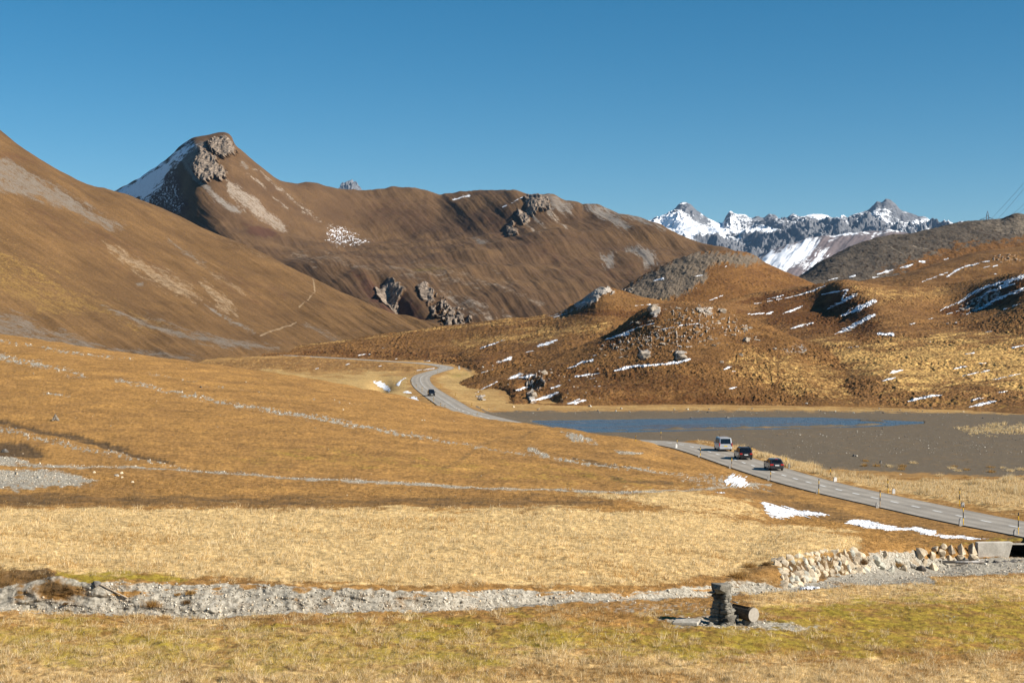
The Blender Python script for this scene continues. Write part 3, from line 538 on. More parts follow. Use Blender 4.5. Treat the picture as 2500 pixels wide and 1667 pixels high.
G = Layer('grey_hill', GC, 1850, 2990, 1.3, .8, mG, 'dark grey scree hill below the pylon at the right edge', lambda X, Y, P, R, ch: 1.4*fbm(X/9, Y/20, 5, 56, .68)+.15*gully(X, Y, P, R, 42, 30, 9, 57)+2.5*fbm(X/40, Y/50, 2, 58), None, ZG, hidden=(0, 3, 4))
# ------------------------------------------------------------------ left hillside
BC = [[(-300, 960, 500), (0, 930, 540), (300, 925, 590), (650, 900, 700), (1200, 880, 780)],
      [(-300, 905, 560), (0, 880, 600), (300, 890, 650), (500, 880, 690), (650, 858, 760), (800, 852, 820), (1000, 838, 850), (1200, 835, 860)],
      [(-300, 640, 700), (0, 720, 730), (300, 752, 790), (500, 770, 830), (700, 785, 880), (900, 803, 885), (1000, 812, 880), (1100, 824, 880), (1200, 834, 885)],
      [(-300, 400, 820), (0, 520, 870), (300, 610, 930), (500, 660, 960), (700, 715, 970), (900, 768, 940), (1000, 792, 920), (1100, 815, 900), (1200, 833.5, 890)],
      [(-300, 165, 950), (-100, 262, 1020), (0, 322, 1050), (50, 361, 1062), (100, 392, 1080), (160, 424, 1100), (230, 455, 1120), (300, 471, 1140), (350, 490, 1150), (420, 520, 1150), (500, 560, 1130), (600, 606, 1100), (700, 655, 1070), (800, 700, 1040), (900, 740, 1000), (1000, 772, 960), (1060, 791, 935), (1100, 808, 920), (1200, 833, 900)],
      [lv(-300, 1200, 120), lv(0, 1250, 100), lv(500, 1300, 40), lv(1200, 1000, -20)], [lv(-300, 1500, -20), lv(1200, 1300, -40)]]
ZB = [zone('scree', [(-60, 375), (23, 392), (96, 440), (172, 478), (237, 520), (314, 558), (268, 562), (199, 532), (134, 505), (57, 482), (-60, 462)], soft=10, na=16, ln=60, wd=10, ang=30, k=.72, seed=201),
      zone('scree', [(0, 445), (120, 500), (100, 505), (0, 460)], soft=6, na=8, k=.6, ang=28, seed=202),
      zone('pale', [(253, 598, 5), (306, 633, 14), (364, 667, 15), (440, 709, 16), (478, 732, 6)], 'stroke', soft=8, na=14, ln=40, wd=8, ang=33, k=0.61, seed=203),
      zone('pale', [(375, 652, 5), (459, 706, 12), (490, 730, 6)], 'stroke', soft=8, na=12, ln=40, wd=8, ang=33, k=0.50, seed=204),
      zone('scree', [(413, 583, 3), (459, 618, 7), (500, 640, 3)], 'stroke', soft=5, na=8, ang=35, k=.6, seed=205),
      zone('pale', [(482, 641, 4), (574, 702, 9), (600, 725, 3)], 'stroke', soft=6, na=9, ang=35, k=0.50, seed=206),
      zone('pale', [(490, 690, 5), (543, 736, 16), (574, 767, 9)], 'stroke', soft=7, na=13, ln=40, wd=8, ang=42, k=0.61, seed=207),
      zone('scree', [(501, 744, 2.5), (566, 782, 4.5), (620, 809, 2.5)], 'stroke', soft=4, na=5, ang=33, speck=(9, .4), seed=208),
      zone('scree', [(250, 750, 3), (364, 797, 5), (478, 828, 8), (575, 845, 8), (680, 848, 4)], 'stroke', soft=6, na=11, ln=50, wd=7, ang=18, k=.75, seed=209),
      zone('scree', [(356, 771, 2), (459, 809, 4), (574, 836, 6), (640, 846, 4)], 'stroke', soft=5, na=8, ln=50, wd=6, ang=22, k=.65, seed=210),
      zone('scree', [(-60, 745), (0, 752), (115, 790), (230, 828), (344, 855), (490, 872), (421, 895), (306, 895), (153, 880), (-60, 840)], soft=14, na=26, ln=80, wd=14, ang=17, k=.62, seed=211),
      zone('scree', [(746, 790, 4), (800, 815, 11), (834, 834, 10)], 'stroke', soft=8, na=10, ln=40, wd=7, ang=35, k=.5, seed=212),
      zone('pale', [(636, 818, 1.6), (655, 810, 1.9), (681, 801, 1.6), (723, 783, 1.6)], 'stroke', soft=1.4, na=1.5, k=1, seed=213),
      zone('pale', [(731, 750, 1.3), (752, 735, 1.5), (769, 713, 1.6), (766, 690, 1.5), (754, 668, 1.3)], 'stroke', soft=1.3, na=1.5, k=.8, seed=214),
      zone('dark', [(50, 500), (250, 560), (400, 640), (520, 740), (420, 720), (250, 640), (80, 570)], soft=26, na=40, ln=120, wd=18, ang=30, k=.42, seed=215),
      zone('dark', [(500, 640), (700, 720), (680, 790), (560, 720)], soft=20, na=40, ln=100, wd=14, ang=32, k=.4, seed=216),
      zone('green', [(-60, 580), (150, 680), (300, 760), (400, 800), (200, 780), (-60, 720)], soft=26, na=50, ln=120, wd=20, ang=25, k=.5, seed=217),
      zone('dark', [(-60, 355), (40, 372), (100, 400), (40, 398), (-60, 380)], soft=7, na=9, k=.6, ang=28, seed=218),
      zone('scree', [(330, 690), (350, 690), (352, 700), (335, 700)], soft=3, na=4, k=.8, seed=219),
      zone('pale', [(300, 468, 3), (420, 520, 5), (560, 590, 6), (700, 660, 5)], 'stroke', soft=8, na=12, ln=80, wd=7, ang=26, k=0.32, seed=220)]
def dispB(X, Y, P, R, ch):
    crest = sstep(880, 1000, Y)
    return 2.6*fbm(*stretch(P, R, 31, 330, 34), 4, 221, .52)*(.4+.9*sstep(-.3, .4, fbm(P/220, R/120, 2, 227)))+.3*fbm(*stretch(P, R, 36, 110, 8), 3, 222, .6)+.5*fbm(X/12, Y/20, 4, 223)+3.2*fbm(X/130, Y/160, 2, 224)
def toneB(X, Y, P, R): return np.clip(1.1*fbm(*stretch(P, R, 31, 200, 9), 5, 225, .62)+.5*fbm(*stretch(P, R, 37, 60, 5), 3, 226), -1, 1)
mB = hillmat('autumn_hillside', (.15, .084, .034), (.098, .055, .024), 40, 1.1, dark=(.095, .048, .024), pale=(.25, .175, .105), green=(.21, .125, .038), scree=((.105, .085, .066), (.205, .17, .135)), contrast=.3, use=('scree', 'dark', 'pale', 'green'), tone=.3)
LB = Layer('left_hillside', BC, -420, 1190, 1.5, 1.0, mB, 'long ochre hillside with scree streaks sloping from the left edge', dispB, None, ZB, hidden=(0, 4, 5), tonef=toneB)
# ------------------------------------------------------------------ ridge with the rocky peak
HC = [[(100, 900, 1150), (700, 880, 1000), (1000, 870, 960), (1300, 860, 930), (1600, 850, 900), (2050, 850, 900)],
      [(100, 800, 1500), (600, 760, 1300), (800, 740, 1180), (900, 745, 1120), (1000, 770, 1060), (1150, 790, 1030), (1300, 785, 1010), (1500, 775, 1000), (1700, 760, 1000), (2050, 770, 1000)],
      [(100, 700, 1900), (400, 640, 1650), (600, 620, 1420), (750, 632, 1380), (900, 650, 1330), (1050, 668, 1280), (1200, 672, 1260), (1350, 680, 1240), (1500, 690, 1210), (1650, 690, 1180), (1800, 700, 1150), (2050, 720, 1150)],
      [(100, 640, 2500), (300, 600, 2300), (380, 545, 2020), (440, 500, 1720), (480, 478, 1660), (530, 490, 1640), (600, 520, 1640), (700, 560, 1720), (900, 575, 1820), (1050, 575, 1800), (1200, 560, 1700), (1330, 545, 1620), (1450, 570, 1560), (1600, 610, 1460), (1800, 660, 1340), (2050, 690, 1300)],
      [(100, 590, 3000), (200, 520, 2900), (260, 480, 2800), (300, 459, 2700), (340, 435, 2500), (400, 396, 2250), (440, 366, 2120), (460, 352, 2060), (480, 341, 2010), (510, 335, 1970), (545, 328, 1950), (558, 331, 1935), (566, 339, 1925), (573, 355, 1915), (590, 372, 1905), (640, 415, 1920), (690, 448, 1960), (720, 453, 2000), (760, 449, 2030), (800, 458, 2060), (880, 471, 2100), (930, 465, 2120), (972, 458, 2130), (1005, 457, 2130), (1040, 463, 2120), (1080, 479, 2100), (1130, 474, 2060), (1200, 471, 2000), (1250, 469, 1940), (1290, 479, 1900), (1310, 473, 1880), (1345, 470, 1860), (1380, 484, 1840), (1410, 486, 1820), (1425, 492, 1810), (1450, 491, 1800), (1500, 505, 1750), (1560, 530, 1680), (1600, 548, 1630), (1640, 572, 1580), (1700, 596, 1530), (1740, 606, 1500), (1780, 617, 1480), (1900, 665, 1430), (2050, 700, 1400)],
      [lv(100, 3300, 100), lv(545, 2350, 180), lv(1000, 2500, 150), lv(2050, 1700, -20)], [lv(100, 3600, -40), lv(1000, 3200, -60), lv(2050, 2400, -60)]]
ZH = [zone('rock', [(508, 346), (530, 338), (548, 334), (563, 342), (572, 360), (578, 377), (560, 382), (548, 392), (534, 379), (519, 365)], soft=4, na=7, ln=10, wd=5, ang=80, seed=301),
      zone('rock', [(488, 361), (509, 373), (532, 390), (534, 407), (555, 430), (553, 442), (542, 449), (525, 438), (506, 453), (492, 447), (481, 432), (471, 415), (479, 390), (487, 378)], soft=4, na=6, ln=10, wd=5, ang=80, seed=302),
      zone('pale', [(550, 445), (575, 459), (605, 476), (634, 495), (653, 516), (682, 539), (697, 562), (682, 566), (643, 541), (615, 526), (586, 510), (567, 491), (555, 470)], soft=5, na=8, ln=30, wd=6, ang=40, k=.7, seed=303),
      zone('pale', [(640, 530, 8), (670, 545, 11), (692, 560, 6)], 'stroke', soft=4, na=10, k=0.72, speck=(6, .45), seed=304),
      zone('scree', [(444, 390, 5), (481, 441, 7), (519, 478, 6), (567, 514, 7), (588, 520, 4)], 'stroke', soft=4, na=5, ln=30, wd=5, ang=42, k=.85, seed=305),
      zone('scree', [(460, 350), (500, 345), (508, 362), (482, 380), (472, 418), (440, 392), (437, 382)], soft=6, na=7, k=.75, seed=306),
      zone('snow', [(270, 470), (300, 458), (400, 395), (440, 366), (462, 351), (474, 356), (445, 384), (430, 398), (416, 420), (395, 446), (360, 490), (300, 480)], soft=8, na=16, ln=26, wd=5, ang=-32, seed=307),
      zone('snow', [(330, 480), (400, 440), (425, 425), (450, 500), (440, 520), (400, 505)], soft=12, na=10, k=.8, ln=20, wd=4, ang=-25, speck=(5, .56), seed=308),
      zone('dark', [(330, 480), (400, 430), (432, 400), (445, 470), (470, 505), (440, 530), (400, 520)], soft=9, na=10, k=.9, seed=309),  # bare ground tinted darker, mainly painting the shade on the peak's left face
      zone('pale', [(602, 436, 1), (640, 464, 4), (652, 474, 1.5)], 'stroke', soft=3, na=5, ln=24, wd=4, ang=38, k=0.61, seed=310),
      zone('pale', [(610, 425, 1), (634, 424, 2), (652, 446, 4), (682, 472, 4), (722, 500, 3), (760, 525, 4)], 'stroke', soft=3, na=6, ln=24, wd=4, ang=38, k=0.65, speck=(9, .36), seed=311),
      zone('pale', [(666, 495, 2), (701, 520, 3)], 'stroke', soft=3, na=4, ang=36, k=.7, seed=312),
      zone('scree', [(590, 405, 4), (605, 420, 5)], 'stroke', soft=4, na=5, k=.8, seed=313),
      zone('pale', [(740, 520, 4), (800, 550, 5), (830, 565, 5)], 'stroke', soft=4, na=8, k=.8, speck=(5, .53), seed=314),
      zone('snow', [(795, 552), (850, 558), (905, 583), (880, 593), (820, 593), (800, 577)], soft=8, na=14, k=.72, speck=(4.5, .53), seed=315),
      zone('dark', [(590, 540), (640, 548), (690, 570), (680, 580), (610, 565)], soft=7, na=9, k=.8, seed=316),
      zone('dark', [(570, 612), (640, 630), (690, 650), (640, 645), (580, 625)], soft=5, na=6, k=.7, seed=317),
      zone('rock', [(1278, 484), (1300, 476), (1336, 480), (1343, 496), (1298, 519), (1282, 503)], soft=4, na=7, k=.9, ang=55, ln=14, wd=5, seed=320),
      zone('pale', [(1290, 510, 5), (1332, 550, 2)], 'stroke', soft=4, na=8, ang=52, ln=30, wd=4, seed=321),
      zone('pale', [(1336, 497, 6), (1382, 546, 3)], 'stroke', soft=5, na=9, ang=48, ln=30, wd=4, k=.8, seed=322),
      zone('pale', [(1265, 515, 4), (1317, 573, 2)], 'stroke', soft=4, na=7, ang=48, ln=30, wd=4, k=.8, seed=323),
      zone('rock', [(1263, 507), (1280, 515), (1294, 530), (1278, 542), (1263, 526)], soft=3, na=5, seed=324),
      zone('rock', [(1232, 545), (1252, 538), (1267, 568), (1240, 572)], soft=4, na=6, k=.8, seed=325),
      zone('scree', [(1286, 476), (1345, 469), (1395, 490), (1398, 514), (1350, 500)], soft=6, na=9, k=.7, ang=45, seed=326),
      zone('scree', [(1425, 492), (1474, 490), (1508, 522), (1542, 561), (1523, 565), (1470, 526), (1447, 507)], soft=7, na=12, ln=40, wd=6, ang=42, seed=327),
      zone('scree', [(1481, 495, 3), (1550, 532, 5), (1623, 568, 3)], 'stroke', soft=5, na=8, ln=40, wd=5, ang=30, k=.8, seed=328),
      zone('scree', [(1466, 618), (1497, 612), (1500, 630), (1500, 649), (1481, 653), (1470, 637)], soft=7, na=11, ln=20, wd=5, ang=65, k=.85, seed=329),
      zone('scree', [(1523, 607), (1558, 603), (1596, 622), (1607, 645), (1577, 653), (1561, 630), (1535, 614)], soft=7, na=11, ln=20, wd=5, ang=60, k=.9, seed=330),
      zone('scree', [(1141, 580), (1167, 578), (1198, 599), (1175, 601), (1148, 591)], soft=6, na=10, k=.7, seed=331),
      zone('rock', [(915, 698), (953, 683), (987, 706), (972, 718), (968, 737), (945, 733), (922, 718)], soft=4, na=6, seed=332),
      zone('rock', [(1018, 704), (1037, 695), (1060, 714), (1060, 733), (1045, 737), (1030, 725)], soft=4, na=6, seed=333),
      zone('rock', [(1068, 728), (1106, 742), (1140, 770), (1167, 790), (1156, 796), (1091, 788), (1075, 760)], soft=5, na=16, k=1, speck=(10, .42), seed=334),
      zone('rock', [(1050, 740), (1062, 740), (1066, 758), (1056, 762)], soft=3, na=4, seed=335),
      zone('rock', [(1252, 772), (1262, 765), (1268, 784), (1256, 786)], soft=3, na=3, seed=336),
      zone('pale', [(1075, 714, 5), (1150, 745, 14), (1225, 785, 8)], 'stroke', soft=9, na=16, ang=30, ln=30, wd=8, k=.55, seed=337),
      zone('pale', [(1230, 758, 6), (1290, 775, 8)], 'stroke', soft=6, na=8, k=.5, seed=338),
      zone('dark', [(850, 668), (900, 682), (1000, 716), (1060, 780), (1100, 806), (1030, 800), (900, 730)], soft=10, na=14, k=.75, seed=339),
      zone('dark', [(1350, 640), (1500, 640), (1640, 660), (1600, 690), (1450, 700), (1380, 680)], soft=20, na=34, k=.42, seed=340),
      zone('dark', [(860, 480), (980, 462), (1060, 480), (1080, 540), (1000, 590), (900, 540)], soft=30, na=40, k=.38, ang=60, ln=80, wd=20, seed=341),
      zone('dark', [(1160, 520), (1240, 510), (1300, 580), (1480, 640), (1350, 640), (1200, 580)], soft=20, na=30, k=.45, seed=342),
      zone('green', [(1005, 660), (1085, 658), (1090, 670), (1010, 672)], soft=6, na=8, k=.6, seed=343),
      zone('snow', [(1106, 491, 1.6), (1145, 478, 1.8)], 'stroke', soft=1.5, na=3, k=.9, seed=344),
      zone('snow', [(1228, 508, 1), (1275, 484, 1.4)], 'stroke', soft=1.3, na=4, k=.8, seed=345),
      zone('pale', [(700, 600), (900, 640), (1050, 660), (1250, 690), (1180, 700), (900, 665), (700, 630)], soft=16, na=30, ln=120, wd=12, ang=14, k=.4, seed=346),
      zone('pale', [(1090, 690, 4), (1200, 700, 6), (1320, 740, 5)], 'stroke', soft=8, na=12, ang=16, ln=50, wd=8, k=.4, seed=347)]
def dispH(X, Y, P, R, ch):
    d = 13*fbm(X/190, Y/230, 3, 351)+2.4*fbm(*stretch(P, R, 42, 190, 30), 4, 352, .52)+.25*fbm(*stretch(P, R, 50, 90, 9), 3, 353)+4.2*fbm(*stretch(P, R, 24, 420, 64), 3, 358, .45)*sstep(470, 560, R)+1.6*fbm(X/26, Y/60, 4, 354)
    d = d*(.35+.65*(1-sstep(1820, 1950, Y)*(1-sstep(640, 800, P))))
    d = d+16*np.exp(-(((P-(1000+(R-690)*1.2))/36)**2))*0
    d = d-10*np.exp(-(((P-930-(R-690)*1.1)/26)**2+((R-720)/34)**2))
    return d
def rockH(X, Y, Z, P, R, ch):
    dx, dy, dz = rocks(X, Y, Z, ch, 7, 8, 0)
    big = (R < 470)
    f = np.where(big, 1.0, 1.05)
    m = sstep(.25, .75, ch['rock'])
    return dx*f, dy*f-7*m*big, dz+m*(1.2+2*fbm(X/8, Z/8, 3, 95))*np.where(big, .8, 1.3)
def toneH(X, Y, P, R): return np.clip(1.0*fbm(*stretch(P, R, 35, 120, 10), 5, 355, .62)+.5*fbm(*stretch(P, R, 50, 40, 5), 3, 356), -1, 1)
mH = hillmat('autumn_ridge', (.122, .071, .034), (.078, .045, .024), 90, 2.0, dark=(.07, .033, .021), pale=(.235, .19, .148), green=(.15, .11, .035), scree=((.13, .108, .088), (.24, .21, .18)), rock=((.055, .043, .034), (.30, .235, .18)), contrast=.24, use=('scree', 'rock', 'snow', 'dark', 'pale', 'green'), tone=.22)
LH = Layer('mountain_ridge', HC, 100, 2030, 1.4, .9, mH, 'brown mountain ridge with a cliff topped peak on its left', dispH, rockH, ZH, hidden=(0, 4, 5), cat='mountain', tonef=toneH)
# ------------------------------------------------------------------ far snow mountains
IC = [[(700, 800, 7500), (1500, 800, 7600), (1700, 760, 7800), (2000, 740, 7800), (2700, 720, 7800)],
      [(700, 600, 9000), (1500, 640, 8600), (1640, 600, 8800), (1680, 582, 8900), (1750, 590, 8900), (1850, 590, 9000), (1950, 570, 9200), (2100, 560, 9200), (2300, 570, 9300), (2700, 560, 9300)],
      [(700, 545, 9800), (1500, 590, 9500), (1600, 575, 9600), (1700, 560, 9700), (1800, 556, 9900), (1900, 545, 10000), (2000, 548, 10100), (2100, 530, 10200), (2300, 556, 10300), (2700, 560, 10300)],
      [(700, 520, 10600), (800, 500, 10600), (818, 478, 10600), (826, 463, 10600), (836, 450, 10600), (846, 445, 10600), (858, 443, 10600), (870, 449, 10600), (880, 462, 10600), (890, 476, 10600), (930, 500, 10600), (1060, 495, 10600), (1085, 478, 10600), (1100, 474, 10600), (1125, 478, 10600), (1160, 490, 10600), (1500, 575, 10600), (1560, 550, 10700), (1590, 541, 10700), (1605, 534, 10700), (1625, 527, 10700), (1645, 514, 10700), (1660, 499, 10700), (1672, 495, 10700), (1686, 500, 10700), (1700, 513, 10700), (1720, 527, 10700), (1745, 541, 10700), (1762, 545, 10700), (1775, 525, 10700), (1783, 516, 10700), (1800, 524, 10700), (1815, 524, 10700), (1835, 534, 10700), (1850, 529, 10700), (1862, 533, 10700), (1880, 523, 10700), (1892, 525, 10700), (1905, 537, 10700), (1920, 535, 10700), (1938, 525, 10700), (1955, 530, 10700), (1985, 523, 10700), (2010, 524, 10700), (2035, 535, 10700), (2062, 542, 10700), (2085, 526, 10700), (2110, 518, 10700), (2130, 505, 10700), (2142, 494, 10700), (2152, 496, 10700), (2163, 487, 10700), (2175, 490, 10700), (2188, 500, 10700), (2200, 514, 10700), (2215, 519, 10700), (2240, 527, 10700), (2258, 531, 10700), (2280, 545, 10700), (2300, 552, 10700), (2325, 551, 10700), (2345, 541, 10700), (2372, 541, 10700), (2400, 560, 10700), (2700, 600, 10700)],
      [lv(700, 12000, 300), lv(2700, 12000, 300)], [lv(700, 14000, -300), lv(2700, 14000, -300)]]
def postI(X, Y, Z, P, R, ch):
    gy, gx = np.gradient(Z); dyy = np.gradient(Y, axis=0); dxx = np.gradient(X, axis=1)
    sx = gx/np.maximum(dxx, .1); sy = gy/np.maximum(dyy, .1)
    sl = np.hypot(sx, sy)
    n = fbm(P/34, R/13, 4, 361, .55); n2 = fbm(P/60, R/30, 2, 362)
    sl = np.clip((sl-1.0)/.6, -1.2, 1.6); s = .45-sl*.24+.42*n+.3*n2
    hi = sstep(640, 545, R)
    def blob(cx, cy, rx, ry): return np.exp(-(((P-cx)/rx)**2+((R-cy)/ry)**2))
    reg = .75*blob(1670, 562, 95, 20)+.7*blob(1830, 560, 90, 10)+.5*blob(1640, 535, 40, 12)+.6*blob(2050, 548, 22, 9)+.5*blob(2000, 526, 28, 4)+.35*blob(2160, 520, 30, 16)+.35*blob(1790, 538, 40, 10)+.35*blob(2250, 545, 60, 9)
    reg = reg-.9*blob(1790, 610, 130, 26)-.55*blob(1960, 570, 90, 16)-.45*blob(2165, 490, 24, 9)-.45*blob(1690, 507, 22, 8)-.5*blob(1880, 530, 28, 7)-.6*blob(2110, 560, 60, 14)
    reg = reg-1.2*(P < 900)-.9*blob(2155, 495, 36, 14)-.5*blob(1676, 500, 20, 8)-.5*blob(2220, 525, 40, 10)
    ch['snow'] = np.clip(.5+1.5*(s+reg-.62), 0, 1)*1.0
    ch['snow'] = ch['snow']*(1-.9*sstep(640, 700, R))
def dispI(X, Y, P, R, ch):
    t = np.clip((10700-Y)/900, 0, 1)
    r = fbm(X/620, Y/900, 6, 365, .55, ridge=True)
    r2 = fbm(X/170, Y/260, 4, 366, .6, ridge=True)
    j = fbm(X/55, Y/80, 3, 367, .6, ridge=True)
    fld = 1-.8*np.clip(np.exp(-(((P-1670)/95)**2+((R-562)/22)**2))+np.exp(-(((P-1830)/90)**2+((R-560)/13)**2)), 0, 1)
    return ((r-.62)*230*t+(r2-.55)*52*(.03+.97*t)+(j-.45)*(5+16*np.sqrt(t))*(1+4*(P < 950)))*fld
mI = hillmat('blue_grey_rock', (.145, .147, .157), (.085, .088, .098), 300, 26, contrast=.35, use=('snow',), tone=.0)
LI = Layer('snow_mountains', IC, 700, 2690, 1.25, .7, mI, 'distant jagged grey mountains partly covered with snow', dispI, None, (zone('snow', [(0, 0), (1, 0), (0, 1)]),), hidden=(4,), cat='mountain', post=postI)
JC = [[(1750, 740, 4800), (2500, 740, 4800)],
      [(1750, 690, 5400), (1850, 660, 5500), (1950, 640, 5500), (2500, 640, 5500)],
      [(1750, 670, 6000), (1810, 645, 6000), (1855, 627, 6000), (1900, 604, 6000), (1950, 589, 6000), (2000, 577, 6000), (2060, 572, 6000), (2100, 567, 6000), (2130, 564, 6000), (2180, 562, 6000), (2210, 568, 6000), (2240, 582, 6000), (2500, 640, 6000)],
      [lv(1750, 6800, 100), lv(2500, 6800, 100)], [lv(1750, 7400, -100), lv(2500, 7400, -100)]]
ZJ = [zone('snow', [(1840, 632), (1900, 605), (1960, 585), (2000, 577), (1995, 600), (1960, 640), (1920, 670), (1860, 660)], soft=10, na=17, ln=70, wd=8, ang=-52, k=.92, seed=371),
      zone('snow', [(1960, 665), (1990, 620), (2025, 604), (2010, 630), (1985, 660)], soft=5, na=14, ln=30, wd=5, ang=-50, k=.9, seed=372),
      zone('snow', [(2020, 578, 2), (2060, 573, 3), (2130, 567, 2), (2190, 564, 2.5)], 'stroke', soft=3, na=6, k=.8, ln=20, wd=4, seed=373),
      zone('snow', [(2025, 590, 2), (2045, 580, 2)], 'stroke', soft=3, na=4, k=.8, seed=374),
      zone('snow', [(2135, 568, 3), (2128, 580, 2)], 'stroke', soft=3, na=4, k=.6, seed=375)]
mJ = hillmat('purple_slope', (.15, .118, .115), (.115, .095, .097), 120, 12, contrast=.18, use=('snow',))
LJ = Layer('purple_mountain', JC, 1760, 2480, 1.3, .8, mJ, 'dull purple mountain with snow gullies on its shaded left side', lambda X, Y, P, R, ch: 9*fbm(*stretch(P, R, -50, 90, 22), 3, 376)+9*fbm(X/110, Y/150, 3, 377), None, ZJ, hidden=(2, 3), cat='mountain')
# base sheet out to the horizon, below every valley
_g = np.linspace(-1, 1, 41); _gx, _gy = np.meshgrid(_g*16000, _g*16000)
BASE = mesh_obj('terrain_base', np.stack([_gx.ravel(), _gy.ravel(), np.full(_gx.size, -120.0)+6*fbm(_gx.ravel()/900, _gy.ravel()/900, 2, 9)], 1), grid_faces(41, 41), mJ, smooth=True)
tag(BASE, 'low ground under the hills out to the horizon', 'ground', kind='structure')
print('terrain', round(time.time()-T0, 1))
# ------------------------------------------------------------------ road and lake
def ribbon(name, lo, hi, n, mat, lift=0, drop=.3):
    L = len(EDGE); t = np.linspace(lo, hi, n)
    V = []
    for i in range(L):
        p = EDGE[i]; q = nr_[i]
        row = [(p[0]+q[0]*u, p[1]+q[1]*u, p[2]+lift+.05*(1-((u-W/2)/(W/2))**2)) for u in t]
        row = [(row[0][0], row[0][1], row[0][2]-drop)]+row+[(row[-1][0], row[-1][1], row[-1][2]-drop)]
        V += row
    ac = np.tile(np.r_[0, np.linspace(0, 1, n), 1], L)
    return mesh_obj(name, V, grid_faces(L, n+2), mat, smooth=False, attrs={'across': ac})
m_road = newmat('asphalt', .85, spec=.25); t = NT(m_road); P = t.pos()
c = t.mix(t.maprange(t.noise(P, .35, 4), .35, .65), (.25, .222, .185), (.31, .275, .23)); c = t.mix(1, c, t.maprange(t.noise(P, 9, 2), .3, .7, .85, 1.15), 'MULTIPLY'); ac_ = t.attr('across').outputs['Fac']; wv_ = t.math('SINE', t.math('MULTIPLY', ac_, 25.13)); c = t.mix(1, c, t.maprange(t.math('ADD', t.math('MULTIPLY', wv_, .25), t.noise(t.pos((.5, .08, 1)), 1.2, 3)), .1, .9, .80, 1.14), 'MULTIPLY'); c = t.mix(t.maprange(t.math('ABSOLUTE', t.math('SUBTRACT', ac_, .5)), .475, .497), c, (.10, .085, .065)); t.col(c)
ROAD = tag(ribbon('road', 0, W, 41, m_road), 'grey two lane pass road winding through the valley', 'road', kind='structure')
m_white = newmat('road_paint', .7, (.72, .72, .70))
t = NT(m_white); t.col(t.mix(t.maprange(t.noise(t.pos(), 14, 3), .35, .6), (.5, .5, .47), (.8, .8, .78)))
dist = np.r_[0, np.cumsum(np.linalg.norm(np.diff(MID[:, :2], axis=0), axis=1))]
V, Fq = [], []
s0 = 1.0
while s0 < dist[-1]-3:
    base = len(V)
    for k, u in enumerate((0, .5, 1.0)):
        d_ = s0+u*1.7
        p = np.array([np.interp(d_, dist, MID[:, j]) for j in range(3)]); q = np.array([np.interp(d_, dist, nr_[:, j]) for j in range(2)])
        hw = .11
        V += [(p[0]-q[0]*hw, p[1]-q[1]*hw, p[2]+.058), (p[0]+q[0]*hw, p[1]+q[1]*hw, p[2]+.058)]
        if k: Fq.append((base+2*k-2, base+2*k, base+2*k+1, base+2*k-1))
    s0 += 4.4
tag(mesh_obj('road_markings', V, Fq, m_white), 'white broken centre line of the road', 'road marking', kind='structure')
m_water = newmat('lake_water', .14, (.07, .115, .16), spec=.5); t = NT(m_water)
P = t.pos((1, .35, 1)); t.bump(t.math('ADD', t.noise(P, 3.2, 3), t.math('MULTIPLY', t.noise(P, .5, 2), .6)), .9, 1); t.link(t.maprange(t.noise(t.pos((.05, .22, 1)), 1, 4), .4, .6, .12, .45), t.b.inputs['Roughness'])
gx, gy = np.meshgrid(np.arange(1190, 2300, 6.0), np.arange(1008, 1062, 1.0))
sd = sd_poly(_lake, gx, gy); Yw = 18.47*F/(gy-HY)
Vw = np.stack([(gx-CX)/F*Yw, Yw, np.full(gx.shape, CZ-18.47)], -1).reshape(-1, 3)
fw = grid_faces(*gx.shape); ok = (sd.ravel()[fw] > -9).all(1)
used = np.unique(fw[ok]); remap = np.zeros(len(Vw), int); remap[used] = np.arange(len(used))
tag(mesh_obj('water', Vw[used], remap[fw[ok]], m_water, smooth=True), 'shallow blue lake left on the mud flat', 'water', kind='structure')
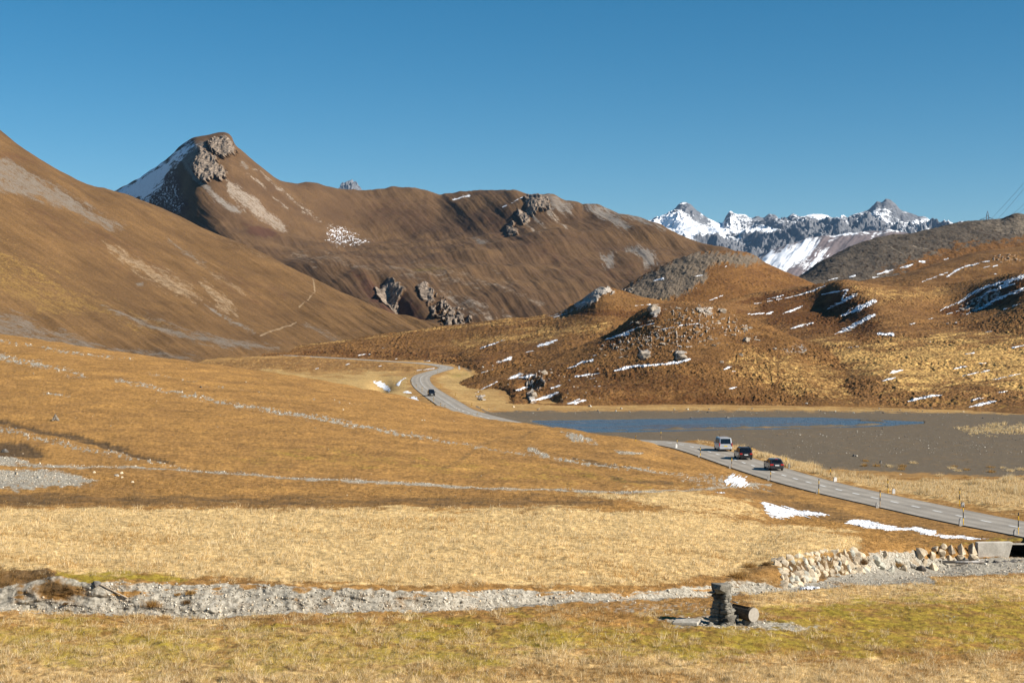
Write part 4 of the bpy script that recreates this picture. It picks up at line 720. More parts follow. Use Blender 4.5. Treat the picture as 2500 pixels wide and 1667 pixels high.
# ------------------------------------------------------------------ snow patches
m_snow = newmat('old_snow', .6, (.84, .86, .9), spec=.3); t = NT(m_snow)
sn_ = t.mix(t.maprange(t.noise(t.pos(), 1.4, 4), .4, .65), (.70, .71, .74), (.88, .89, .91)); th_ = t.math('ADD', t.math('MULTIPLY', t.attr('thick').outputs['Fac'], 1.5), t.math('MULTIPLY', t.math('SUBTRACT', t.noise(t.pos(), 2.6, 4, .7), .5), 2.2)); t.col(t.mix(t.maprange(th_, .05, .45, 0, 1, True), (.22, .15, .08), sn_))
m_snow_in = m_snow
def snow(layer, pts, label, group=None, kind='stroke', w=3, ang=-8, na=3.0, lift=.09, step=.6, ln=22, wd=2.2, seed=None):
    seed = seed or int(abs(pts[0][0]*7+pts[0][1]*13)) % 9999
    p = np.array([q[:2] for q in pts]); m = (w if kind == 'stroke' else 0)+na+3
    if kind == 'stroke': m = max([q[2] if len(q) > 2 else w for q in pts])+na+3
    xs = np.arange(p[:, 0].min()-m, p[:, 0].max()+m, step); ys = np.arange(p[:, 1].min()-m, p[:, 1].max()+m, step*.8)
    gx, gy = np.meshgrid(xs, ys)
    sd = sd_stroke(pts, w, gx, gy) if kind == 'stroke' else sd_poly(pts, gx, gy)
    ang = ang+((seed*37) % 25)-12; sd = sd+na*2.7*fbm(*stretch(gx, gy, ang, ln, wd), 4, seed, .68)-.75+na*.5*fbm(gx/2.2, gy/1.3, 2, seed+3)
    X = np.zeros(gx.shape); Y = X.copy(); Z = X.copy()
    for j, x in enumerate(xs): X[:, j], Y[:, j], Z[:, j] = layer.hit(x, ys)
    f = grid_faces(*gx.shape); s = sd.ravel()[f]
    jump = Y.ravel()[f].max(1)-Y.ravel()[f].min(1)
    ok = (s > 0).all(1) & (jump < 14)
    if ok.sum() < 4: return None
    idx_ = np.nonzero(ok)[0]; par = {}
    def fd(a_):
        while par.setdefault(a_, a_) != a_: par[a_] = par[par[a_]]; a_ = par[a_]
        return a_
    for q_ in f[idx_]:
        r0_ = fd(int(q_[0]))
        for v_ in q_[1:]: par[fd(int(v_))] = r0_
    comp = np.array([fd(int(q_[0])) for q_ in f[idx_]]); cu_, cn_ = np.unique(comp, return_counts=True)
    sc_ = Y/F
    h = np.clip(sd*.5, 0, 1)*lift*np.clip(Y/450, .25, 3)-.02
    V = np.stack([X, Y, Z+h], -1).reshape(-1, 3)
    for w_ in np.argsort(-cn_):
        first = w_ == np.argmax(cn_)
        if not first and cn_[w_] < 22: continue
        fs = f[idx_[comp == cu_[w_]]]
        used = np.unique(fs); rm = np.zeros(len(V), int); rm[used] = np.arange(len(used))
        c = V[used].mean(0); c[2] = V[used][:, 2].min()
        o = mesh_obj('snow_patch', V[used]-c, rm[fs], m_snow, smooth=True, attrs={'thick': np.clip(sd.ravel()[used]/3.0, 0, 1)}); o.location = c
        tag(o, label if first or (group and label.startswith(('thin', 'small'))) else 'small scrap of snow broken off a larger snow strip', 'snow', group if first or label.startswith(('thin', 'small')) else 'snow scraps')
gD2, gD1, gE, gF, gA = 'snow streaks on the front knoll', 'snow streaks on the long knoll shoulder', 'snow streaks on the right slope', 'snow remnants on the hump beside the far road', 'snow in the ditch of the near road'
kD2, kD1, kE = 'thin streak of old snow on the rocky front knoll', 'thin streak of old snow on the long shoulder above the road bend', 'thin streak of old snow on the tussocky right slope'
snow(D2, [(1500, 905, 3), (1530, 898, 5), (1551, 893.5, 4), (1628, 888.6, 3.4), (1660, 883, 4.5), (1685, 876, 3.5)], 'long white snow strip curving below the two boulders on the front knoll', gD2, na=2)
snow(D2, [(1405, 919, 3), (1430, 915, 3.5), (1464, 911, 1.5)], 'short flat snow strip just left of the long strip below the boulders', gD2, na=1.6)
snow(D2, [(1385, 899, 2), (1405, 893, 3), (1425, 880, 2)], kD2, gD2, na=2); snow(D2, [(1418, 886, 2), (1446, 879, 4), (1450, 876, 1)], kD2, gD2, na=2)
snow(D2, [(1288, 982, 1), (1318, 974, 4), (1340, 967, 5), (1362, 957, 3)], 'slanting snow wedge at the foot of the front knoll', gD2, na=2.5)
snow(D2, [(1385, 987, 3), (1405, 982, 6), (1428, 977, 3)], 'ragged snow patch low on the knoll close to the lake shore', gD2, na=4)
snow(D2, [(1345, 948, 2), (1362, 943, 3.5), (1374, 938, 1)], kD2, gD2, na=2); snow(D2, [(1254, 957, 2), (1270, 950, 4), (1288, 944, 3)], kD2, gD2, na=2.5)
snow(D2, [(1232, 928, 1.5), (1256, 920, 5), (1284, 907, 2)], 'wide snow streak high on the left flank of the front knoll', gD2, na=2.5); snow(D2, [(1268, 922, 3), (1290, 919, 4.5), (1302, 915, 3)], kD2, gD2, na=3.5)
snow(D2, [(1121, 972, 2), (1140, 970, 2.5), (1156, 964, 2), (1180, 948, 2), (1225, 926, 2)], 'long thin snow line along the left foot of the front knoll', gD2, na=1.5)
snow(D1, [(1165, 915, 2), (1180, 909, 2.5), (1206, 902, 1.2)], kD1, gD1, na=1.6); snow(D1, [(1173, 850, 2), (1200, 841, 2.6), (1255, 821, 1)], 'long straight snow streak across the middle of the knoll shoulder', gD1, na=1.6)
snow(D1, [(1315, 844, 4), (1335, 839, 4.5), (1359, 831, 3)], 'plump snow patch on the knoll shoulder left of the front knoll', gD1, na=2.4); snow(D1, [(1270, 863, 1), (1290, 859, 2), (1303, 855, 1)], kD1, gD1, na=1.4)
snow(D1, [(1187, 886, 1.6), (1222, 882, 2), (1246, 874, 5), (1250, 872, 2)], kD1, gD1, na=2); snow(D1, [(873, 868, 1), (890, 865, 2.6), (911, 864, 1)], kD1, gD1, na=1.6); snow(D1, [(915, 853, 1), (957, 846, 1)], kD1, gD1, na=1.2)
snow(D1, [(1018, 881, 1.2), (1050, 881, 1.6)], kD1, gD1, na=1); snow(D1, [(965, 876, 1.2), (990, 876, 1.4)], kD1, gD1, na=1)
snow(D1, [(1351, 775, 1.5), (1397, 760, 2)], kD1, gD1, na=1.5); snow(D1, [(1405, 747, 1), (1425, 738, 2.2), (1450, 733, 1)], kD1, gD1, na=1.4); snow(D1, [(1550, 746.5, 1), (1588, 743, 2)], kD1, gD1, na=1.2)
snow(D2, [(1476, 830, 2), (1504, 821, 3), (1542, 806, 3), (1575, 794, 2), (1598, 788, 2)], 'long snow line slanting below the shaded left crest of the front knoll', gD2, na=2); snow(D2, [(1502, 823, 2), (1535, 815, 4)], kD2, gD2, na=2)
for a in ([(1613, 804, 2), (1649, 797, 2)], [(1657, 795, 1.4), (1704, 790, 2.2)], [(1632, 842, 1.3), (1665, 845, 1.5), (1703, 847, 1.6)], [(1768, 902, 2), (1778, 897, 3.5), (1788, 894, 2)], [(1772, 952, 1), (1790, 947, 3), (1802, 943, 1)], [(1586, 775, 1.2), (1605, 771, 2)], [(1440, 925, 1), (1452, 922, 1)], [(1560, 828, 1), (1600, 818, 1.2)], [(1440, 870, 1), (1463, 864, 1.5)], [(1766, 817, 1.5), (1780, 819, 1.2)], [(1786, 907, 1.5), (1795, 906, 1.5)], [(1448, 948, 1), (1470, 940, 1.3)]): snow(D2, a, kD2, gD2, na=1.5)
snow(E, [(2020, 755, 2), (2057, 737, 4), (2075, 725, 5), (2092, 719, 2)], 'bright snow tongue in the dark hollow of the right slope', gE, na=3.5); snow(E, [(2006, 719, 1.5), (2040, 713, 3), (2070, 707, 2.5), (2060, 722, 3), (2056, 731, 3)], 'hooked snow streak above the bright tongue in the dark hollow', gE, na=2)
snow(E, [(2040, 815, 2.5), (2070, 803, 6), (2098, 788, 6), (2133, 768, 5)], 'broad broken snow band on the lower side of the dark hollow', gE, na=5, ang=-28); snow(E, [(2057, 770, 4), (2095, 754, 7), (2136, 733, 5)], 'broad ragged snow band in the middle of the dark hollow', gE, na=5, ang=-28)
snow(E, [(1840, 742, 1.4), (1900, 731, 2), (1940, 723, 2), (1985, 710, 3), (2023, 693, 1)], 'long snow line along the shaded edge of the right slope', gE, na=1.8)
snow(E, [(2295, 758, 1.5), (2340, 738, 3), (2393, 706, 4), (2440, 690, 4), (2505, 677, 4)], 'long bluish snow band along the shaded gully at the right edge', gE, na=4, ang=-28); snow(E, [(2360, 768, 2), (2400, 750, 4), (2427, 733, 5), (2505, 703, 4)], 'lower of the two long snow bands at the right edge', gE, na=4, ang=-25)
snow(E, [(2440, 700, 3), (2470, 685, 5), (2505, 671, 4)], kE, gE, na=3, ang=-28); snow(E, [(2385, 735, 2), (2414, 712, 4), (2478, 692, 3)], kE, gE, na=3, ang=-28)
for a in ([(1827, 768, 2), (1850, 766, 3), (1866, 764, 2.4)], [(1872, 767, 3), (1886, 762, 3)], [(1912, 765, 2), (1935, 757, 3.4), (1959, 748, 2)], [(1927, 804, 1.6), (1950, 796, 3.4), (1985, 788, 2)], [(1874, 730, 1.4), (1912, 721, 2.4)], [(2265, 780, 1), (2346, 757, 1.6)], [(2144, 815, 4), (2180, 816, 5)], [(2070, 848, 2), (2096, 846, 2)], [(2170, 912, 2), (2180, 908, 4), (2204, 903, 2)], [(2153, 930, 2), (2170, 926, 3), (2187, 922, 2)], [(2361, 980, 1), (2385, 974, 3), (2408, 968, 1.5)], [(2346, 866, 1), (2378, 861, 2.4)], [(2323, 902, 1), (2345, 897, 3), (2363, 893, 1.4)], [(2350, 918, 1.4), (2380, 911, 3), (2416, 904, 1.4)], [(2420, 927, 1.2), (2460, 919, 2.6), (2495, 911, 1.6)], [(2472, 849, 3), (2500, 842, 3)], [(2168, 891, 1), (2206, 889, 1)], [(2389, 887, 1.6), (2408, 886, 1.8)], [(2433, 959, 1.4), (2465, 954, 2)], [(2390, 813, 1), (2440, 806, 1)], [(2270, 835, 1.2), (2300, 831, 1)], [(2220, 792, 1), (2260, 784, 1.2)], [(2450, 755, 1.6), (2490, 742, 2)], [(2310, 790, 1), (2336, 787, 1.3)]): snow(E, a, kE, gE, na=1.8)
snow(E, [(2216, 980, 2), (2235, 974, 4), (2257, 970, 3.6), (2275, 966, 4.2), (2303, 963, 1.6)], 'long bright snow strip low on the right slope above the mud', gE, na=1.4); snow(E, [(2366, 993, 2), (2390, 988, 4.6), (2431, 979, 3)], 'bright snow strip lowest on the right slope near the right edge', gE, na=1.4)
kU, gU = 'thin snow streak on the upper slope under the grey hill', 'snow streaks under the grey hill'
for a in ([(2248, 689, 1), (2290, 674, 2), (2329, 658, 2)], [(2312, 676, 2.6), (2335, 660, 3.5), (2365, 648, 2.6), (2414, 637, 2)], [(2401, 653, 1.4), (2435, 648, 2.4)], [(2420, 665, 1.6), (2433, 670, 2)], [(2300, 706, 1.6), (2330, 703, 1)]): snow(E2, a, kU, gU, na=1.8)
kG, gG = 'small snow patch on the dark grey scree hill', 'snow patches on the grey scree hill'
for a in ([(2142, 670, 2), (2165, 663, 4), (2180, 659, 2)], [(2198, 654, 2), (2215, 650, 4), (2230, 645, 2.4)], [(2245, 639, 4), (2257, 639, 3)], [(2074, 677, 2.4), (2087, 673, 3)], [(2202, 682, 2), (2212, 680, 2.6)], [(2023, 684, 1.6), (2044, 679, 2.4)], [(2305, 633, 1.6), (2315, 631, 1.6)], [(2132, 678, 2), (2145, 675, 2)]): snow(G, a, kG, gG, na=1.8)
kK, gK = 'small snow patch on the low hill with the eroded scree flank', 'snow patches on the scree knoll'
for a in ([(1598, 685, 3), (1619, 680, 4)], [(1696, 675, 1.4), (1715, 672, 2.4)], [(1772, 651, 3), (1776, 646, 1)], [(1725, 736, 1.4), (1750, 727, 2.6), (1773, 717, 1.4)], [(1803, 690, 1.4), (1808, 691, 1.4)], [(1700, 703, 1.6), (1708, 702, 1.4)]): snow(Fh, a, kK, gK, na=1.6)
kF = 'small snow remnant on the hump below the far road'
for a in ([(915, 899, 1), (930, 892, 1.6), (943, 886, 1)], [(831, 897, 1), (857, 885, 1.4)], [(746, 909, 1), (777, 899, 1.6)], [(842, 892, 1), (865, 883, 1.4)], [(1018, 905, 1.6), (1060, 899, 2)], [(984, 958, 2), (994, 957, 4), (1004, 959, 3)], [(972, 938, 5), (978, 930, 3), (994, 920, 1.4)]): snow(LF, a, kF, gF, na=1.5)
snow(LF, [(909, 932), (930, 929), (951, 944), (956, 952), (950, 959), (926, 947)], 'bluish shaded snow bank in the hollow left of the far bend', gF, 'poly', na=3)
snow(LF, [(996, 970), (1012, 965), (1028, 977), (1042, 990), (1048, 999), (1030, 996), (1012, 989), (995, 984)], 'ribbed snow bank beside the far car', gF, 'poly', na=5, ang=15, ln=16, wd=2.4)
snow(LA, [(1856, 1223), (1891, 1231), (1944, 1242), (1998, 1250), (2034, 1257), (1983, 1262), (1944, 1261), (1902, 1268), (1880, 1261), (1868, 1247)], 'ragged snow bank in the ditch where the track joins the road', gA, 'poly', na=6, ang=14, ln=30, wd=3, lift=.2)
snow(LA, [(2055, 1279), (2082, 1264), (2136, 1273), (2174, 1281), (2201, 1286), (2251, 1288), (2289, 1293), (2285, 1302), (2358, 1307), (2422, 1316), (2385, 1318), (2300, 1313), (2258, 1305), (2228, 1296), (2174, 1297), (2136, 1291)], 'long white snow bank in the ditch along the near road', gA, 'poly', na=3, ang=10, ln=40, wd=3, lift=.2)
snow(LA, [(1780, 1160), (1798, 1157), (1820, 1168), (1832, 1183), (1814, 1190), (1765, 1182), (1768, 1172)], 'streaked snow patch beside the dark culvert hole left of the road', gA, 'poly', na=7, ang=-25, ln=26, wd=3, lift=.2)
snow(LA, [(1738, 1201, 1.5), (1770, 1204, 2)], 'tiny shaded snow remnant in a rut of the side track', gA, na=1.5, lift=.5)
snow(LA, [(1955, 1439, 3), (1975, 1437, 5), (2000, 1436, 2)], 'white icy remnant on the creek gravel below the stone bank', None, na=2, lift=.5)
# ------------------------------------------------------------------ rock templates
def hull_mesh(name, n, sx, sy, sz, seed, bevel=.05, disp=.0, sub=0):
    r = np.random.default_rng(seed); bm = bmesh.new()
    q = r.normal(size=(n, 3)); q /= np.linalg.norm(q, axis=1)[:, None]; q *= r.uniform(.78, 1.05, (n, 1))
    for v in q: bm.verts.new((v[0]*sx, v[1]*sy, v[2]*sz))
    bmesh.ops.convex_hull(bm, input=bm.verts)
    for v in [v for v in bm.verts if not v.link_faces]: bm.verts.remove(v)
    if bevel: bmesh.ops.bevel(bm, geom=list(bm.edges), offset=bevel, segments=1, affect='EDGES', profile=.6, clamp_overlap=True)
    if disp:
        bmesh.ops.triangulate(bm, faces=bm.faces)
        bmesh.ops.subdivide_edges(bm, edges=list(bm.edges), cuts=1+sub, use_grid_fill=True)
        for v in bm.verts:
            c = v.co; k = 1+disp*float(fbm(np.array([c.x*2.2+seed]), np.array([c.y*2.2+c.z*2.7]), 3, seed)[0]); v.co = c*k
    bm.normal_update()
    me = bpy.data.meshes.new(name); bm.to_mesh(me); bm.free(); return me
def rockmat(name, a, b, c3, sc=3.0):
    m = newmat(name, .9, spec=.2); t = NT(m); P = t.pos()
    c = t.mix(t.maprange(t.noise(P, sc, 5, .65), .35, .62), a, b)
    c = t.mix(t.maprange(t.noise(P, sc*.35, 3), .52, .66), c, c3)
    c = t.mix(1, c, t.maprange(t.noise(P, sc*5, 2), .3, .7, .8, 1.15), 'MULTIPLY'); t.col(c); t.bump(t.noise(P, sc*4, 4), .06/sc, .6); return m
m_pale = rockmat('pale_rock', (.42, .325, .215), (.58, .49, .355), (.26, .205, .145))
m_green = rockmat('greenish_rock', (.34, .33, .27), (.46, .44, .37), (.24, .22, .18))
m_grey = rockmat('grey_rock', (.28, .255, .215), (.47, .43, .36), (.19, .165, .135))
m_dark = rockmat('dark_rock', (.10, .09, .08), (.17, .155, .14), (.07, .06, .05))
m_warm = rockmat('warm_limestone', (.36, .30, .24), (.52, .45, .37), (.16, .14, .12), 1.2)
def tmpl(n0, mat, k, sz, seed0, **kw):
    out = []
    for i in range(k):
        me = hull_mesh(n0, 13+i % 5*2, *sz, seed0+i, **kw); me.materials.append(mat); out.append(me)
    return out
T_pale = tmpl('stone', m_pale, 7, (.5, .36, .5), 100, bevel=.05, disp=.10); T_green = tmpl('stone', m_green, 4, (.5, .4, .45), 130, bevel=.05, disp=.10)
T_grey = tmpl('boulder', m_grey, 6, (.5, .45, .38), 150, bevel=.03, disp=.22, sub=1); T_dark = tmpl('boulder', m_dark, 4, (.5, .45, .36), 170, bevel=.03, disp=.18); T_warm = tmpl('boulder', m_warm, 6, (.5, .5, .42), 190, bevel=.0, disp=.35, sub=1)
def rock(name, me, loc, s, label, cat, group=None, rz=None, tilt=.25, sz=1.0):
    o = bpy.data.objects.new(name, me); C.objects.link(o); o.location = loc
    o.scale = (s, s, s*sz); o.rotation_euler = (random.uniform(-tilt, tilt), random.uniform(-tilt, tilt), random.uniform(0, 6.28) if rz is None else rz)
    return tag(o, label, cat, group)
def rock_px(name, T, layer, px, py, wpx, label, cat='boulder', group=None, sink=.15, sz=1.0, **kw):
    x, y, z = layer.hit(px, py); s = wpx*float(y)/F
    return rock(name, random.choice(T), (float(x), float(y), float(z)+s*.38*sz*.5-s*sink), s, label, cat, group, sz=sz, **kw)
m_brown = rockmat('lichened_rock', (.20, .16, .12), (.38, .32, .25), (.10, .08, .06), 1.6); T_brown = tmpl('boulder', m_brown, 7, (.55, .5, .4), 220, bevel=.0, disp=.4, sub=1)
# riprap bank of the creek
gR = 'pale stones of the riprap bank'; kR = 'pale angular stone set in the sloping bank of the creek'
TOP = [(1884, 1372), (1965, 1357), (2017, 1347), (2080, 1344), (2104, 1352)]; BOT = [(1912, 1440), (1944, 1430), (1993, 1415), (2066, 1402), (2118, 1392)]
for r in range(7):
    f = (r+.15)/6.5; n = 18 if r % 2 else 17
    for i in range(n):
        u = (i+.5+random.uniform(-.25, .25)+(.25 if r % 2 else 0))/n
        tx = np.interp(u*4, range(5), [p[0] for p in TOP]); ty = np.interp(u*4, range(5), [p[1] for p in TOP]); bx = np.interp(u*4, range(5), [p[0] for p in BOT]); by = np.interp(u*4, range(5), [p[1] for p in BOT])
        ff = f+random.uniform(-.05, .05); px = tx+(bx-tx)*ff; py = ty+(by-ty)*ff
        big = 20+random.uniform(-5, 9)+4*(r > 3)
        x, y, z = LA.hit(px, py); s = big*float(y)/F
        o = rock('riprap_stone', random.choice(T_pale if random.random() < .78 else T_green), (float(x), float(y)+.02, float(z)-.03), s*1.3, kR, 'stone', gR, rz=random.uniform(-.4, .4), tilt=.35)
        o.rotation_euler = (-.75+random.uniform(-.2, .2), random.uniform(-.7, .2), random.uniform(-.4, .4)); o.scale = (s*random.uniform(.9, 1.25), s*.62, s*random.uniform(.95, 1.35))
gW = 'pale blocks of the culvert wing'
for px, py, wp, hp in [(2246, 1349, 34, 30), (2282, 1340, 22, 20), (2302, 1334, 20, 17), (2296, 1349, 26, 18), (2322, 1340, 25, 26), (2347, 1340, 26, 32), (2374, 1340, 30, 33), (2318, 1360, 24, 15), (2345, 1359, 26, 19), (2372, 1359, 28, 18), (2275, 1356, 20, 20), (2300, 1362, 18, 12)]:
    x, y, z = LA.hit(px, min(py+hp*.45, 1372)); y = float(y); k = y/F
    o = rock('wall_block', random.choice(T_pale), ((px-CX)/F*y, y-.1, CZ-(py-HY)/F*y), 1, 'pale pinkish block stacked beside the concrete culvert', 'stone', gW, rz=random.uniform(-.25, .25), tilt=.12)
    o.scale = (wp*k*1.08, wp*k*1.1, hp*k*1.1)
for px, py, wp, T, lb in [(2138, 1362, 30, T_green, 'grey green boulder on the gravel between riprap and culvert blocks'), (2160, 1352, 28, T_pale, 'pale upright boulder on top of the gravel heap'), (2190, 1366, 26, T_green, 'tall greenish boulder beside a rusty grass tuft'), (2148, 1378, 34, T_green, 'flat greenish boulder at the foot of the gravel heap'), (2176, 1386, 30, T_green, 'low greenish boulder at the edge of the creek gravel'), (2207, 1384, 28, T_pale, 'tan boulder at the edge of the creek gravel'), (2228, 1376, 24, T_grey, 'rounded grey boulder left of the pipe'), (2249, 1384, 32, T_dark, 'dark flat boulder in front of the pipe'), (2255, 1368, 26, T_pale, 'pale leaning boulder touching the pipe collar'), (2280, 1382, 34, T_pale, 'tan boulder under the pipe collar')]:
    rock_px('boulder', T, LA, px, py+8, wp, lb, 'boulder', 'boulders by the drain pipe', tilt=.3, sink=.1)
for i, (px, py, wp) in enumerate([(2408, 1368, 30), (2434, 1368, 36), (2452, 1366, 22), (2472, 1366, 34), (2492, 1364, 26), (2520, 1364, 30), (2390, 1370, 22)]):
    rock_px('flat_stone', T_dark, LA, px, py+4, wp, 'dark flat stone in the row before the culvert opening', 'stone', 'dark stones before the culvert', sz=.6)
# boulders of the slopes
for px, py, wp, T, lb in [(490, 946, 12, T_dark, 'lone dark boulder on the upper left pasture'), (285, 1162, 14, T_grey, 'white boulder of the cluster on the gravel track'), (297, 1156, 11, T_pale, 'pale upright stone on top of the boulder cluster'), (298, 1166, 8, T_pale, 'small pale stone right of the boulder cluster'), (149, 1190, 14, T_grey, 'grey boulder at the lower edge of the gravel fan'), (12, 1104, 24, T_dark, 'big dark boulder at the left edge of the photo'), (40, 1158, 14, T_pale, 'pale boulder on top of the gravel fan'), (95, 1167, 15, T_grey, 'grey boulder in the middle of the gravel fan'), (838, 1001, 7, T_pale, 'small white stone on the pasture above the long gravel streak'), (38, 1046, 10, T_dark, 'dark boulder in the eroded gully'), (271, 1100, 8, T_dark, 'dark stone lower in the eroded gully'), (847, 1209, 6, T_pale, 'single pale stone at the border of the straw meadow'), (230, 1154, 9, T_pale, 'pale stone beside the gravel track'), (323, 1177, 10, T_pale, 'flat white stone below the boulder cluster'), (1030, 1026, 5, T_pale, 'left one of two white stones on the pasture below the road'), (1036, 1026, 5, T_grey, 'right one of two white stones on the pasture below the road')]:
    rock_px('boulder', T, LA, px, py, wp, lb, 'boulder', 'boulders on the left pasture')
for px, py, wp, lb in [(1594, 756, 30, 'rocky block casting shade on the crest of the front knoll'), (1574, 872, 36, 'left one of two rugged boulders on the front knoll'), (1664, 876, 34, 'right one of two rugged boulders just above the long snow strip'), (1764, 762, 22, 'pale outcrop on the right crest of the front knoll'), (1819, 806, 20, 'grey outcrop high on the right flank of the front knoll'), (1823, 832, 22, 'low grey outcrop lower on the right flank of the knoll'), (1892, 853, 12, 'small bare boulder far down the right flank'), (1808, 867, 14, 'single pale boulder under the right outcrops'), (1762, 885, 12, 'flat pale stone left of a small snow patch'), (1176, 975, 14, 'round boulder at the left foot of the knoll'), (1300, 966, 24, 'pinkish rock beside the shaded hole at the knoll foot'), (1328, 912, 20, 'grey rock above the shaded snow of the knoll flank'), (1542, 790, 18, 'dark block half way up the shaded knoll crest')]:
    rock_px('boulder', T_brown, D2, px, py, wp, lb, 'boulder', 'boulders on the front knoll', sink=.12)
gS = 'small rocks scattered on the front knoll'; kS = 'small pale rock scattered over the rocky top of the front knoll'
poly = [(1455, 850), (1500, 822), (1590, 765), (1640, 750), (1740, 758), (1830, 795), (1860, 835), (1740, 850), (1640, 862), (1480, 880)]
n = 0
while n < 150:
    px, py = random.uniform(1455, 1860), random.uniform(750, 880)
    if sd_poly(poly, np.array([px]), np.array([py]))[0] < 0: continue
    if fbm(np.array([px/26]), np.array([py/11]), 2, 402)[0] < random.uniform(-.05, .35): continue
    rock_px('knoll_rock', T_brown, D2, px, py, random.choice([3, 3, 4, 5, 6, 9, 13, 18]), kS, 'rock', gS, sink=.2, sz=.55); n += 1
for i in range(36):
    px, py = random.uniform(1150, 1480), random.uniform(890, 985)
    rock_px('knoll_rock', T_warm, D2, px, py, random.choice([3, 4, 5, 7]), 'small rock scattered on the lower left flank of the front knoll', 'rock', 'rocks on the left flank of the front knoll', sink=.1)
# lake bed
for px, py, wp, T, lb, sz in [(2086, 1114, 15, T_dark, 'two toned boulder alone on the grey mud', 1), (2092, 1114, 10, T_grey, 'pale boulder leaning on the two toned one on the mud', 1), (2150, 1131, 8, T_dark, 'pointed dark stone standing on the mud', 2.2), (2155, 1047, 8, T_dark, 'black stone at the near edge of the water', 1), (1776, 1021, 16, T_dark, 'dark flat rock in the water near the far shore', .8), (1685, 1020, 12, T_dark, 'smaller dark rock in the water left of the flat one', .7), (2198, 1158, 8, T_pale, 'white stone on the mud by the tall grass', .7), (2400, 1021, 8, T_dark, 'dark stone on the far mud below the snow strips', 1), (2352, 1005, 8, T_pale, 'white stone at the far shore below the lowest snow', .8), (2426, 1022, 5, T_dark, 'tiny dark stone on the far mud at right', .9), (2361, 1014, 8, T_grey, 'pale flat stone on the far shore mud', .6), (1678, 1000, 16, T_grey, 'pale rock on the shore under the knoll', .9), (1970, 986, 12, T_grey, 'pale boulder on the far shore grass right of the knoll', .9), (1254, 994, 12, T_pale, 'whitish rock on the shore grass near the road end', .7), (1440, 993, 14, T_grey, 'pale pointed rock at the shore below the snow', 1), (2300, 1037, 5, T_grey, 'small stone on mud left of the dry grass strip', 1)]:
    rock_px('lakebed_stone', T, D2 if py < 990 else LF, px, py, wp, lb, 'stone', 'single stones around the lake', sz=sz)
n = 0
while n < 150:
    px, py = random.uniform(1880, 2500), random.uniform(1050, 1108)
    if fbm(np.array([px/90]), np.array([py/16]), 2, 404)[0] < random.uniform(-.1, .25): continue
    rock_px('mud_stone', T_grey+T_dark, LF, px, py, random.choice([2, 2.5, 3, 3, 4, 5]), 'small stone strewn over the middle of the mud flat', 'stone', 'small stones strewn over the mud flat', sink=.05); n += 1
for i in range(46):
    px, py = random.uniform(1190, 2330), random.uniform(998, 1010)
    rock_px('shore_stone', T_grey+T_dark, LF, px, py, random.choice([3, 4, 5, 7]), 'small stone along the far shore line under the knoll', 'stone', 'stones along the far shore', sink=.05)
print('rocks', round(time.time()-T0, 1))
# ------------------------------------------------------------------ small mesh builder
class MB:
    def __init__(s): s.bm = bmesh.new()
    def box(s, c, d, rz=0, taper=1.0, bev=0, mi=0):
        r = bmesh.ops.create_cube(s.bm, size=1); vs = r['verts']
        ca, sa = math.cos(rz), math.sin(rz)
        for v in vs:
            k = taper if v.co.z > 0 else 1
            x, y, z = v.co.x*d[0]*k, v.co.y*d[1]*k, v.co.z*d[2]
            v.co = (c[0]+x*ca-y*sa, c[1]+x*sa+y*ca, c[2]+z)
        fs = {f for v in vs for f in v.link_faces}
        for f in fs: f.material_index = mi
        if bev: bmesh.ops.bevel(s.bm, geom=list({e for v in vs for e in v.link_edges}), offset=bev, segments=2, affect='EDGES', profile=.5)
        return s
    def tube(s, pts, r, n=8, mi=0):
        prev = None; pts = [Vector(p) for p in pts]
        R_ = r if isinstance(r, (list, tuple)) else [r]*len(pts)
        for i, p in enumerate(pts):
            d = (pts[min(i+1, len(pts)-1)]-pts[max(i-1, 0)]).normalized()
            a = d.orthogonal().normalized() if prev is None else (prev_a-d*prev_a.dot(d)).normalized(); b = d.cross(a); prev_a = a
            ring = [s.bm.verts.new(p+(a*math.cos(q)+b*math.sin(q))*R_[i]) for q in np.linspace(0, 2*math.pi, n, endpoint=False)]
            if prev:
                for k in range(n):
                    f = s.bm.faces.new((prev[k], prev[(k+1) % n], ring[(k+1) % n], ring[k])); f.material_index = mi; f.smooth = True
            else: s.bm.faces.new(ring[::-1]).material_index = mi
            prev = ring
        s.bm.faces.new(prev).material_index = mi
        return s
    def loft(s, rings, mi=0, smooth=False):
        prev = None
        for rg in rings:
            vs = [s.bm.verts.new(p) for p in rg]
            if prev:
                for k in range(len(vs)):
                    f = s.bm.faces.new((prev[k], prev[(k+1) % len(vs)], vs[(k+1) % len(vs)], vs[k])); f.material_index = mi; f.smooth = smooth
            else: first = vs
            prev = vs
        s.bm.faces.new(first[::-1]).material_index = mi; s.bm.faces.new(prev).material_index = mi
        return s
    def plate(s, q, th=.012, mi=0):
        q = [Vector(p) for p in q]; n = (q[1]-q[0]).cross(q[3]-q[0]).normalized()*th
        a = [s.bm.verts.new(p) for p in q]; b = [s.bm.verts.new(p+n) for p in q]
        for f in [a[::-1], b]+[[a[i], a[(i+1) % 4], b[(i+1) % 4], b[i]] for i in range(4)]: s.bm.faces.new(f).material_index = mi
        return s
    def build(s, name, mat, parent=None, mats=None, recalc=True):
        if recalc: bmesh.ops.recalc_face_normals(s.bm, faces=s.bm.faces)
        me = bpy.data.meshes.new(name); s.bm.to_mesh(me); s.bm.free()
        for m in (mats or [mat]): me.materials.append(m)
        o = bpy.data.objects.new(name, me); C.objects.link(o)
        if parent: o.parent = parent
        return o
from mathutils import Vector
